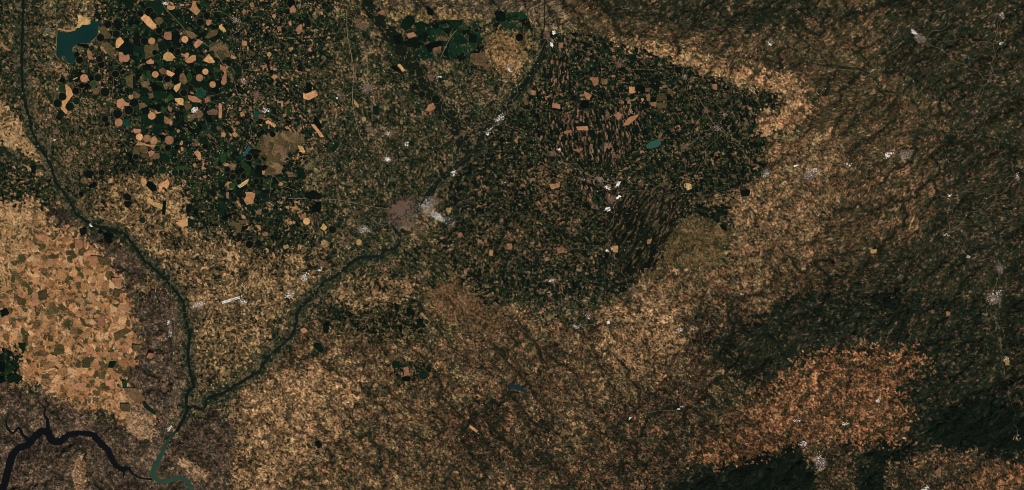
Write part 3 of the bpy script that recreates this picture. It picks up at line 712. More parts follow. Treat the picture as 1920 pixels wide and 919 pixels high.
# ------------------------------------------------------------------ traced fields
FC = {'K': ((9,17,13), 'near-black green'), 'D': ((12,31,19), 'dark green'), 'G': ((30,56,27), 'bright green'), 'E': ((16,54,42), 'teal green'),
      'B': ((74,64,39), 'olive brown'), 'T': ((98,76,54), 'grey brown'), 'P': ((178,130,88), 'peach'), 'S': ((148,104,75), 'salmon'), 'O': ((170,134,84), 'straw yellow')}
FM = {k: plain_mat(v[1] + ' field', v[0], .5 if k in 'BTO' else .38, 2.6, .95, .05, .28) for k, v in FC.items()}
FM2 = {k: plain_mat(v[1] + ' track edge', [min(255, c * .7 + 40) for c in v[0]], .2, 6) for k, v in FC.items()}
FIELDS = [
 (90,0,7.656,"""K c 755 545 55;K c 420 785 38;K c 455 865 52;P 975 580 1010 545 1045 540 1095 600 1060 640 1010 690 975 690 970 640
K 1000 700 1060 640 1110 600 1160 600 1225 640 1225 790 1150 795 1110 790 1070 745 1005 740;S 1010 745 1065 745 1095 795 1165 780 1170 860 1140 890 1020 880
D 1085 0 1225 0 1225 130 1200 155 1150 120 1110 95 1080 40;K c 860 350 55;D c 700 220 35;O 425 215 470 210 520 260 600 290 610 340 570 360 490 355 450 405 400 400 430 350 435 270
S 560 720 590 690 640 780 640 850 590 860 565 800;K c 740 850 48;B 790 600 900 620 950 720 960 850 880 800 800 700;D c 630 700 40;K 430 630 570 645 600 680 560 700 440 655
K 940 290 1020 280 1040 350 1090 400 960 410;K c 980 490 55;B 730 400 790 370 820 440 900 480 880 560 820 540 740 460"""),
 (250,0,7.656,"""K c 100 195 48;D 190 20 420 0 450 120 410 200 340 240 300 150 180 120;K c 230 170 62;K c 290 225 50;P 160 200 240 250 280 310 330 350 330 400 280 430 200 370 100 255
D c 430 370 50;K c 370 440 50;T c 370 300 50;S 445 470 520 455 550 500 550 575 470 570 435 540;K c 160 590 58;P c 265 590 48;K 10 490 60 500 95 600 95 650 0 640
B 145 660 350 620 370 720 280 740 290 800 180 850;D c 400 680 38;K c 310 758 38;D c 345 830 48;K 560 460 640 440 680 520 650 600 600 640 540 600 550 510;P c 740 565 48
K c 550 720 40;K c 635 745 48;K c 1055 225 50;P 860 10 900 20 905 80 960 160 910 225 850 170 800 140 840 90;S 1045 290 1125 280 1120 340 1070 375 1045 340
P 480 80 600 85 600 125 540 145 490 130;P 740 880 800 820 850 790 900 800 895 870 840 900 780 910;P 1000 870 1085 770 1170 880 1160 910 1080 905;B 1020 540 1120 430 1220 430 1200 500 1080 555
K c 960 320 55;T 745 430 850 460 930 520 840 560 780 520;O 430 790 490 740 560 770 600 820 560 870 480 880 430 850;S 180 890 250 840 300 880 290 919 200 919;E 0 740 50 760 45 800 0 800
K 440 570 530 580 530 640 450 630;K 1130 370 1225 360 1225 410 1130 415;D 0 650 130 670 160 790 60 770 0 720;S 860 640 930 560 1000 600 960 650 900 700;P 665 55 730 60 725 90 665 85"""),
 (410,0,7.656,"""S 1020 130 1070 70 1110 130 1100 180 1020 180;G 1060 190 1160 200 1150 250 1080 240;S 1120 400 1180 340 1200 370 1170 490 1115 430;O c 725 780 33;P c 1050 700 22;P c 795 230 28
P 330 580 400 590 410 640 370 670 340 640;P 180 780 265 825 230 850 170 830;O 0 370 40 355 110 440 90 470 20 430;K c 1040 45 60;D 1000 560 1090 560 1080 650 1010 640
B 440 740 515 740 515 800 440 810;D c 600 190 50;K c 690 500 35;P 580 130 655 125 630 180;S 840 390 900 370 900 450 850 440;S 440 60 490 20 515 100 470 110;P 1000 320 1040 290 1050 370 1010 360;S 325 170 370 130 400 170 360 200"""),
 (90,120,7.656,"""K c 765 10 50;K c 970 145 52;D c 695 88 28;K c 718 198 54;K c 620 203 38;S c 520 205 56;K c 957 270 40;K c 817 405 64;T c 690 390 45;K c 400 390 50;K c 208 468 56;K c 138 565 60;D c 315 612 60;K c 205 232 36
G 165 290 240 290 250 400 160 400;P 250 285 330 350 360 440 320 500 280 550 240 620 285 680 260 725 180 640 205 600 200 530 262 500 255 380;G c 650 285 42;K c 490 310 35;K c 560 320 40;D 340 150 400 80 425 100 400 150
K c 998 715 66;K c 1160 665 64;K c 1235 555 64;S c 1015 840 55;E 1075 820 1130 780 1200 850 1160 900 1080 890;S 985 520 1070 490 1110 545 1160 560 1165 600 1100 600 1070 655 990 620;G 1060 480 1090 465 1160 510 1130 535 1080 520
D 1100 350 1190 370 1170 415 1120 390;E 1045 220 1100 230 1100 290 1060 280;O c 1190 475 34;K c 820 790 48;K c 852 858 36;D c 185 710 35;B 1110 190 1220 130 1220 360 1120 290;K c 890 215 25;D c 410 530 50;G c 870 585 38;S c 250 155 30;O 350 220 420 185 425 200 370 235"""),
 (250,120,7.656,"""P c 315 150 46;K c 385 205 44;K c 490 215 50;P 480 80 600 140 550 185 475 150;T 360 90 420 50 480 90 470 150 400 150;K 610 60 690 60 650 250 600 310 550 240 560 180;T 665 150 720 120 750 170 780 250 740 300 660 240
O 590 310 690 260 670 340 620 410 575 360;G 760 180 800 100 840 150 850 200 810 270;K c 820 345 45;D 840 200 1050 250 1080 340 1000 340 880 340 830 290;S c 950 198 50;P c 1035 110 42;P c 1140 295 45;K c 725 415 52;E c 965 415 64
S 780 450 880 460 930 490 990 530 960 550 860 550 790 500;O 590 490 720 490 720 600 650 580 600 530;B 720 570 800 560 850 600 780 680 740 640;D c 845 570 38;T 870 660 960 650 1010 720 960 780 840 780 790 730 860 720
D 80 470 160 450 250 520 250 590 190 580 70 510;T 0 380 100 440 80 490 0 490;D 290 390 420 390 510 440 480 490 400 510 310 470;G 490 470 540 430 590 490 560 520 490 510;P c 265 745 52;D 330 720 400 700 435 750 430 830 370 840 330 790
D 120 730 190 710 220 760 300 800 300 850 200 900 110 840;D 300 855 420 855 420 919 300 919;T 100 260 220 240 240 290 160 340 110 300;D 80 345 200 345 210 440 90 430;T 200 420 280 420 300 470 260 500;T 80 560 160 560 210 600 120 640 90 660
K 880 20 985 40 985 120 900 140;S 440 740 490 770 530 800 500 860 450 850;S 1020 500 1060 470 1110 530 1040 560;T 1050 690 1150 640 1220 680 1200 730 1080 730;G 180 90 230 100 290 260 230 240 190 160;S 500 600 560 640 540 700 500 660;K 130 20 260 0 270 90 140 80;K 1150 340 1220 360 1210 420 1140 400"""),
 (410,120,7.656,"""S 20 0 110 60 115 260 80 310 30 280 60 180 80 130 20 60;S 0 560 45 570 45 780 0 780;D 200 50 330 40 330 130 250 140;P 750 180 820 150 850 190 800 230;P 665 830 710 805 830 880 800 915 720 850 690 860
E 500 720 530 660 580 700 560 770 510 770;T c 610 755 35;B 150 700 190 650 240 730 230 760;G 980 620 1025 560 1030 740 980 760;S 940 570 1000 520 1020 545 970 590;P 1210 420 1270 430 1290 500 1220 510;K c 1000 850 40;P 310 700 350 680 380 740 320 760;S 590 30 690 0 700 50 640 60"""),
 (250,240,7.656,"""P c 88 130 50;S c 195 150 52;P c 295 185 52;P 20 250 90 198 240 243 330 240 320 290 210 260 90 250;S 0 10 110 15 115 60 30 80 0 50;S c 515 175 60;K c 500 285 48;K c 430 130 30;D c 345 295 44
B c 150 305 54;B 0 260 90 270 92 350 80 385 0 385;B 100 370 200 365 225 440 120 430;S 215 340 280 330 310 350 270 400 230 420;T 285 360 375 360 375 440 290 440;D 380 365 450 365 530 430 530 500 380 470;G 460 345 545 345 545 425 470 390
D 285 0 405 0 400 60 340 75 290 40;S 400 80 430 60 465 90 440 105;P 870 350 920 320 960 350 980 440 930 450 900 400;P 660 240 690 180 720 190 700 250;P 680 265 720 280 720 330 690 330;P 850 530 890 500 910 530 880 565
O 620 40 650 10 665 50 640 75;G 560 560 720 540 850 580 700 600;D c 420 600 56;D 110 480 210 470 190 520 120 510;D c 240 645 38;P 110 720 180 730 200 790 140 850 120 800;K 180 775 260 765 330 830 340 900 280 919 190 840
P 360 830 420 780 500 730 520 800 480 880 440 840 380 900;K c 35 415 44;P 230 500 270 490 270 525 230 530;D c 600 640 48;D 950 130 1050 130 1090 220 1020 230 960 180;T 1050 100 1090 75 1140 130 1100 150;K c 625 280 32;K c 1030 260 40"""),
 (410,240,7.656,"""P 195 80 230 50 280 95 250 140 210 120;P c 70 95 32;K 560 60 650 20 650 80 590 130 540 130;K c 775 95 38;K 480 304 540 300 610 330 610 350 440 355;K c 432 418 50;K c 532 412 36;K 600 400 690 450 660 480 620 430;K 615 560 660 520 710 550 680 600 630 590
K c 430 517 38;G 270 510 385 490 470 570 440 690 390 640 375 560;K c 125 600 44;K c 205 700 46;K c 288 768 42;K c 330 605 36;K c 360 690 42;K c 260 630 34;K c 540 765 44;K c 488 832 42;K 510 650 560 630 620 600 625 700 540 710;K c 580 608 22
P 65 530 100 505 150 510 160 540 90 550;T c 195 555 46;G 150 790 240 790 240 880 150 870;O 280 830 370 760 440 720 410 800 330 850;G 20 370 100 360 120 480 30 500;P 850 820 890 770 930 800 890 840;E 540 450 575 450 570 530 540 520
T 980 620 1070 640 1080 690 1000 710;D 1120 600 1225 580 1225 730 1130 720;P 620 610 660 620 660 670 630 670;O 1130 250 1200 260 1250 350 1180 350"""),
 (90,360,7.656,"""K 805 620 850 618 945 702 900 740 840 735 820 670;K 830 578 870 560 940 610 940 660 915 662 850 608;K c 755 570 30;K 1070 50 1130 10 1200 60 1190 125 1110 120 1080 80;K 1090 133 1200 135 1200 180 1150 240 1100 200
S 380 680 490 700 505 790 440 820 390 760;B 325 745 370 730 395 790 350 830 315 800;S 270 770 320 745 312 820 270 820;S 520 870 600 830 660 880 600 919 510 919;B 440 830 530 800 560 850 500 919 440 900;K 460 560 560 520 560 600 480 640;B 250 840 380 840 380 900 260 910"""),
 (250,360,7.656,"""O 180 80 230 60 270 130 440 180 440 250 300 210 210 140;P 610 440 780 370 780 490 700 500 630 470;K 760 180 850 180 810 300 760 300;D 785 370 870 400 870 520 790 500;G 390 440 440 420 450 480 400 490;K 870 260 930 260 920 350 870 340;O c 70 535 26;D c 130 405 42"""),
 (410,360,7.656,"""P 375 0 470 0 530 20 490 170 400 185 355 110 400 60;D 400 200 530 210 530 260 410 270;K 30 360 240 290 260 310 130 360 130 410 40 410;B 280 400 450 410 380 470 300 450;B 160 430 290 440 330 500 320 560 260 590 240 510 170 490
K 340 500 440 470 400 540 340 550;D 530 370 600 360 600 430 530 430;P 540 480 600 480 610 560 560 530;T 550 260 620 240 610 330 540 320;O 1040 210 1120 210 1180 260 1060 250;P c 1030 440 28;O c 1080 440 22;S 250 730 310 700 320 740 260 790;K c 440 750 56
K 520 720 600 690 640 760 560 800;D 0 240 80 240 75 320 0 330;S 110 0 150 0 145 100 110 90;O 920 780 990 750 1010 800 940 820;S 620 590 700 570 710 620 640 640"""),
 (480,0,2.965,"""K 275 465 310 465 310 500 285 520;P 260 530 330 500 345 530 290 560;S 835 190 875 178 895 200 850 215;S 675 70 705 55 720 70 700 85;S 945 612 960 580 985 572 1000 600 960 622;K c 922 525 20;K c 1000 553 24;K 760 200 810 190 815 240 780 250
D 870 130 930 118 950 150 900 165;D 1066 115 1120 110 1140 130 1120 170 1092 150;K 940 250 1030 222 1035 280 960 290;D 1100 204 1150 192 1180 240 1120 250;K 1184 184 1230 196 1226 240 1184 236;D 830 100 880 90 886 128 840 170 800 150
K 1330 70 1380 66 1390 120 1340 120;P 305 690 325 690 380 760 360 765;O 785 360 800 355 830 390 815 400;K 745 372 780 362 806 400 770 395;T 1190 300 1270 290 1280 340 1190 350;O c 600 662 13;D 405 830 448 792 468 802 430 850;D 650 590 684 585 684 640 650 636
O 545 552 575 588 565 600 545 575;K 960 40 990 60 985 90 950 80;T 980 270 1030 255 1030 280 985 290;K 330 640 370 700 350 740 315 690;T 1185 320 1250 360 1290 400 1300 370 1275 345"""),
 (960,0,2.965,"""P 650 482 682 482 682 518 650 520;S 225 570 265 580 270 605 225 600;S 355 705 420 700 425 725 365 725;O 715 545 736 550 725 570;K 695 470 740 480 740 510 690 500;S 400 505 445 530 425 555 405 540;T 865 488 892 500 885 525 865 520
S 1110 470 1140 465 1140 500 1115 495;K 770 540 800 540 800 568 770 568;T 745 525 768 520 768 560 750 560;S 765 570 803 568 803 592 775 590;K 720 585 760 575 765 600 725 605;B 805 520 850 520 855 560 808 560;K 860 530 890 535 885 560 860 558
B 808 572 860 572 860 600 808 600;S 335 832 400 825 372 850;S 612 702 650 650 705 635 700 650 650 695;K 380 560 430 560 430 600 385 605;S 565 640 590 620 615 640 590 670;T 740 490 770 488 765 515 740 510;S 430 430 480 430 480 470 455 475
T 495 440 530 440 530 470 500 470;S 340 165 350 180 335 185;S 258 240 285 240 280 270 260 270;B 330 60 370 85 355 105 335 95;K 905 370 945 370 940 410 910 405;S 290 730 330 720 330 740 290 745;K c 42 208 22"""),
 (480,305,2.965,"""O 1055 252 1090 250 1080 285 1060 272;O c 281 326 19;S c 264 298 14;K 265 180 320 150 370 180 360 205 290 205;K 320 230 365 212 360 270 310 280;O 358 365 375 335 395 360 380 380;D 232 20 268 40 280 90 232 90
K 2 10 50 20 40 80 0 80;O c 572 443 16;D c 1112 278 20;S c 1135 402 14;K c 425 372 22;O 455 755 470 735 488 740 480 760;S 680 655 710 660 700 690;K 835 815 870 815 890 850 840 850
K 770 780 800 790 790 830 770 820;K 890 870 930 865 930 910 895 905;O 1300 480 1320 490 1315 520 1295 515;S 1395 450 1423 450 1423 480 1400 485;S 740 655 760 650 765 670 745 675"""),
 (0,305,2.965,"""K 480 40 520 50 510 90 470 80;K 485 130 530 105 540 130 500 145;K c 565 55 18;K 0 825 35 805 55 840 10 860;K 440 160 465 165 465 190 440 190;S 212 400 250 400 255 425 215 430;B 60 610 90 600 145 680 130 695;B 210 720 260 700 265 760 220 770
K 170 20 200 15 200 60 175 60;O 135 15 150 15 190 45 170 50;B 420 670 450 660 450 700 425 705;B 270 810 340 800 320 840 250 840;S 500 520 560 520 570 560 510 560;B 540 520 590 530 610 570 560 570;S 620 640 680 640 675 690 640 690;B 640 700 680 710 660 750 630 745
S 540 860 580 850 590 900 550 910;B 90 740 150 760 140 800 100 790;S 180 720 205 720 215 790 180 800;K 905 210 925 210 920 290 900 290"""),
 (0,609,2.965,"""K 0 198 30 215 30 262 0 265;K 0 285 40 310 0 330;B 305 110 355 110 360 160 300 170;B 632 50 700 20 740 30 690 60 640 95;G 680 312 712 312 705 360 685 345;D 795 430 812 432 872 488 860 500 805 462;B 668 440 725 440 725 485 675 480
T 682 350 760 350 810 410 770 440 730 410;B 245 55 265 58 255 90 240 80;B 270 60 300 62 295 95 265 92;D 40 285 80 270 130 290 120 310 50 325;B 550 200 600 225 595 245 550 225;D 100 100 145 100 140 145 110 130;B 470 180 530 182 515 210 475 205
B 520 365 560 370 545 400 520 390;B 545 270 590 265 585 300 550 300;S 580 310 640 300 620 340 590 340;S 400 330 470 320 470 350 410 360;D 610 200 650 205 630 240 600 240;S 480 130 520 130 520 160 485 165;S 120 230 180 340 170 340 110 240;B 740 110 785 115 770 150 740 145;S 830 155 860 160 845 190 815 180"""),
 (480,609,2.965,"""D 320 100 360 110 378 140 365 160 325 130;S 818 240 845 230 855 280 825 285;K 815 290 860 295 855 315 820 315;D c 930 278 26;S 245 25 270 15 290 35 260 50;K 375 0 410 0 400 50 375 45;K 795 0 815 0 812 40 797 40;
D 755 210 800 200 805 240 760 240;S 290 255 320 260 315 290 290 285;S 1390 570 1415 565 1410 595 1390 590;K 330 660 350 640 370 670 345 690;B 730 160 780 170 770 200 735 195;P 1190 555 1235 590 1225 600 1185 570"""),
 (960,305,2.965,"""O 560 465 590 460 590 500 560 495;O 965 112 992 118 1000 142 975 156;S 245 475 290 475 290 500 255 502;S 205 120 265 115 265 135 220 150;K 520 500 540 505 530 540 515 530
S 750 430 780 420 770 450 750 455;K 1150 340 1195 360 1190 385 1160 360;K 1270 160 1325 150 1320 185 1275 190"""),
 (1440,305,2.965,"""S 985 825 1010 830 1010 850 990 852;O 565 485 605 480 600 505 570 505;K c 360 555 10"""),
 (1440,609,2.965,"""O 1318 200 1342 195 1340 225 1320 225;T 920 820 960 780 960 850;S 760 560 790 565 780 590 760 585"""),
]
traced = []
for ox, oy, s_, txt in FIELDS:
    for it in txt.replace('\n', ';').split(';'):
        t = it.split()
        if not t: continue
        if t[1] == 'c':
            x, y, r = map(float, t[2:]); traced.append((t[0], 'round', [(ox + x / s_, oy + y / s_)], r / s_))
        else:
            v = list(map(float, t[1:])); traced.append((t[0], 'poly', [(ox + v[k] / s_, oy + v[k + 1] / s_) for k in range(0, len(v), 2)], 0))
def area_of(P): return abs(sum(P[i][0] * P[(i + 1) % len(P)][1] - P[(i + 1) % len(P)][0] * P[i][1] for i in range(len(P)))) / 2
print('traced fields', len(traced))
F = []
for k, (c, kind, P, r) in enumerate(traced):
    if kind == 'round':
        cx, cy = P[0]; A = math.pi * r * r; out = [(cx + r * math.cos(a), cy + r * math.sin(a)) for a in np.linspace(0, 2 * math.pi, 41)[:-1]]
    else:
        cx = sum(p[0] for p in P) / len(P); cy = sum(p[1] for p in P) / len(P); A = area_of(P)
        out = rough_edge(chaikin(P, 1, .09), .45, k, 1.6)
    F.append(dict(c=c, kind=kind, x=cx, y=cy, A=A, P=out, n=len(P)))
LM = [('the teal lake', 143, 68), ('the large river city', 765, 398), ('the small turquoise reservoir', 1225, 270), ('the round olive hill', 1305, 455),
      ('the black winding reservoir', 100, 815), ('the meeting of the two rivers', 352, 765), ('the brown upland wedge', 522, 295), ('the pinkish town amid green fields', 481, 178),
      ('the small white village by round fields', 364, 205), ('the walled bend of the green valley fields', 850, 80), ('the twin black ponds', 202, 445), ('the long white roof strip', 435, 562),
      ('the pale ridge foot town', 1032, 72), ('the white ringed town', 1147, 378), ('the slim southern lake', 970, 727), ('the grey eastern town', 1865, 560), ('the cyan pond', 463, 285)]
LM = [l for l in LM if 'walled' not in l[0]]
ORD = ['', 'second ', 'third ', 'fourth ', 'fifth ', 'sixth ', 'seventh ', 'eighth ', 'ninth ', 'tenth ', 'eleventh ', 'twelfth ', 'thirteenth ']
def direction(dx, dy):
    a = math.degrees(math.atan2(-dy, dx)) % 360
    return ['east', 'north east', 'north', 'north west', 'west', 'south west', 'south', 'south east'][int((a + 22.5) // 45) % 8]
for f in F:
    d = [(math.hypot(f['x'] - x, f['y'] - y), n, x, y) for n, x, y in LM]; dd, n, x, y = min(d)
    f['lm'] = n; f['d'] = dd; f['dir'] = direction(f['x'] - x, f['y'] - y)
    f['sz'] = 'small ' if f['A'] < 60 else ('large ' if f['A'] > 260 else '')
    f['sh'] = 'round' if f['kind'] == 'round' else ('three-sided' if f['n'] == 3 else 'four-sided' if f['n'] == 4 else 'irregular')
    f['key'] = (f['c'], f['sz'], f['sh'], f['lm'], f['dir'])
groups = {}
for f in F: groups.setdefault(f['key'], []).append(f)
for k, L in groups.items():
    L.sort(key=lambda f: f['d'])
    for i, f in enumerate(L):
        rank = '' if len(L) == 1 else ', ' + (ORD[i] + 'nearest to it')
        f['label'] = f"{f['sz']}{f['sh']} {FC[f['c']][1]} field {f['dir']} of {f['lm']}{rank}"
F.sort(key=lambda f: -f['A'])
M_track = plain_mat('field track', (86,72,49), .5, 5)
for f in F:
    f['label'] = f['label'].replace(', nearest to it', ', the nearest').replace(' nearest to it', ' nearest')
    if len(f['label'].split()) > 16: f['label'] = f['label'].replace('the small white village by round fields', 'the small white village').replace('the pinkish town amid green fields', 'the pinkish town').replace('the meeting of the two rivers', 'the river confluence')
for k, f in enumerate(F[:300]):
    P = f['P']; xs = np.array([p[0] for p in P] + [f['x']]); ys = np.array([p[1] for p in P] + [f['y']])
    samp_x = np.concatenate([f['x'] + (xs - f['x']) * t for t in (1, .75, .5, .25)]); samp_y = np.concatenate([f['y'] + (ys - f['y']) * t for t in (1, .75, .5, .25)])
    z = float(np.max(hz(samp_x, samp_y))) + .012 + .00008 * k
    nm = 'round_field' if f['kind'] == 'round' else 'field'
    o = link(nm, outline_mesh(nm, P, z, .01), FM[f['c']]); recentre(o)
    if f['kind'] == 'round':
        n = 40; rr = math.sqrt(f['A'] / math.pi); cs = [(math.cos(a), math.sin(a)) for a in np.linspace(0, 2 * math.pi, n + 1)[:-1]]
        vs = [((rr + w_) * S * a, (rr + w_) * S * b, zz) for w_ in (.02, .62) for zz in ((.0085,) if True else ()) for a, b in cs]
        me = bpy.data.meshes.new('field_track'); me.from_pydata(vs, [], [(q, (q + 1) % n, n + (q + 1) % n, n + q) for q in range(n)]); me.update()
        me.flip_normals() if me.polygons[0].normal.z < 0 else None
        link('field_track', me, M_track, o)
    tag(o, f['label'], 'field', kind='thing', group='round irrigated fields' if f['kind'] == 'round' else 'large fields on the plain and plateau')
REST = F[300:]
if REST:
    bm = bmesh.new()
    for k, f in enumerate(REST):
        z = float(np.max(hz([p[0] for p in f['P']], [p[1] for p in f['P']]))) + .012 + .0001 * k
        vs = [bm.verts.new((kx(x), ky(y), z)) for x, y in f['P']]
        fc = bm.faces.new(vs); fc.material_index = list(FC).index(f['c'])
    bm.normal_update()
    for fc in bm.faces:
        if fc.normal.z < 0: fc.normal_flip()
    me = bpy.data.meshes.new('lesser_fields'); bm.to_mesh(me); bm.free()
    for k in FC: me.materials.append(FM[k])
    tag(link('lesser_fields', me), 'many lesser peach, brown and dark fields scattered over the plain', kind='stuff')

# ------------------------------------------------------------------ towns
M_pink = roof_mat('tiled roofs', (108,82,68), .3, 1.7)
M_red = roof_mat('red brick roofs', (98,72,60), .2, 1.8)
M_grey = roof_mat('concrete and stone', (118,108,98), .3, 2.3)
M_white = roof_mat('white metal roofs', (230,225,216), .7, 1.1, .6)
M_cream = plain_mat('bare quarry stone', (222,198,160), .15, 8, .9, .1, .04)
M_street = plain_mat('streets and yards', (90,74,60), .35, 5)
def blocks(name, spots, mat, parent, org, zmin=-9):
    """spots: x, y, length, width (map units), angle, height km"""
    co = []; qs = []
    for (x, y, a, b, th, h) in spots:
        c, s = math.cos(th), math.sin(th); z = max(float(hz(x, y)) - .01, zmin); base = len(co)
        for zz in (z, z + .022 + h):
            for u, v in ((-1, -1), (1, -1), (1, 1), (-1, 1)):
                co.append((kx(x + (u * a * c - v * b * s) / 2) - org[0], ky(y + (u * a * s + v * b * c) / 2) - org[1], zz - org[2]))
        for q in ((4, 7, 6, 5), (0, 4, 5, 1), (1, 5, 6, 2), (2, 6, 7, 3), (3, 7, 4, 0)): qs.append([base + t for t in q])
    me = mesh_np(name, np.array(co), np.array(qs)); o = link(name, me, mat, parent); return o
trng = random.Random(11)
def town(x, y, parts, label, cat='town', name='town', group='towns and villages'):
    """parts: (part name, material, n, dx, dy, rx, ry, tilt, size, fill)"""
    z = float(hz(x, y)); org = (kx(x), ky(y), z)
    e = bpy.data.objects.new(name, None); e.empty_display_size = .2; C.objects.link(e); e.location = org
    tag(e, label, cat, group)
    zm = -9
    if parts[0][0] in ('houses',): q = parts[0]; zm = yard(e, x + q[3], y + q[4], q[5] * .8, q[6] * .8, q[7], org, int(x))
    for (pn, mat, n, dx, dy, rx, ry, tl, sz) in parts:
        sp = []; c, s = math.cos(tl), math.sin(tl)
        if pn == 'warehouses': nuc = [(trng.uniform(-.75, .75), trng.uniform(-.6, .6), trng.uniform(.15, .4)) for _ in range(3 + int(rx / 4))]
        for k in range(n):
            r = math.sqrt(trng.random()) ** 1.25 if pn != 'warehouses' else math.sqrt(trng.random()); a = trng.uniform(0, 6.283)
            u, v = rx * r * math.cos(a), ry * r * math.sin(a)
            if pn == 'warehouses': q = trng.choice(nuc); u, v = rx * (q[0] + trng.gauss(0, q[2])), ry * (q[1] + trng.gauss(0, q[2] * .8))
            w_ = sz * trng.uniform(.55, 1.35)
            sp.append((x + dx + u * c - v * s, y + dy + u * s + v * c, w_ * trng.uniform(1, 1.7), w_ * trng.uniform(.6, 1.0), tl + trng.choice((0, 1.57)) + trng.uniform(-.15, .15), trng.uniform(0, .012)))
        o = blocks(pn, sp, mat, e, org, zm)
        o['kind'] = 'stuff'
    return e
def yard(parent, x, y, rx, ry, tl, org, seed):
    P = []; r = random.Random(seed); c, s = math.cos(tl), math.sin(tl)
    for k in range(26):
        a = k / 26 * 6.283; q = r.uniform(.5, 1.12)
        u, v = rx * q * math.cos(a), ry * q * math.sin(a); P.append((x + u * c - v * s, y + u * s + v * c))
    z = float(np.mean(hz([p[0] for p in P] + [x], [p[1] for p in P] + [y]))) + .006
    me = outline_mesh('streets', P, z, .004)
    me.transform(__import__('mathutils').Matrix.Translation((-org[0], -org[1], -org[2])))
    link('streets', me, M_street, parent); return z - .004
H_, W_, A_ = 'houses', 'warehouses', 'apartment_blocks'
town(765, 398, [(H_, M_red, 620, -12, -6, 31, 24, -.5, .85), (A_, M_grey, 420, 0, 6, 34, 22, -.6, .75), ('suburb', M_pink, 380, 5, 24, 34, 12, .1, .8), (W_, M_white, 190, 50, 3, 30, 12, .38, 1.0),
     ('old_warehouses', M_white, 50, 38, -18, 10, 9, -.8, .9), ('factories', M_grey, 170, 40, -12, 20, 12, -.7, 1.0), ('outskirts', M_grey, 90, -45, 18, 28, 12, 0, .7)], 'large city of red and grey roofs astride the river, white warehouses east of it', 'city', 'city', 'towns and villages')
TOWNS = [(765, 398, 30)]
def simple(x, y, r, kinds, label, n=None, tl=0.0, asp=.8, cat='town', name='town'):
    P = []; TOWNS.append((x, y, r))
    for k, (pn, mat, fr, dx, dy, rr) in enumerate(kinds):
        nn = int((n or r * r * (2.0 if mat is M_white else 1.5)) * fr) + 4
        P.append((pn, mat, nn, dx, dy, r * rr, r * rr * asp, tl, .8 if mat is not M_white else .95))
    town(x, y, P, label, cat, name)
hp = (H_, M_pink, 1.0, 0, 0, 1); hg = (H_, M_grey, .8, 0, 0, 1); 
def wh(fr, dx, dy, rr=.6): return (W_, M_white, fr, dx, dy, rr)
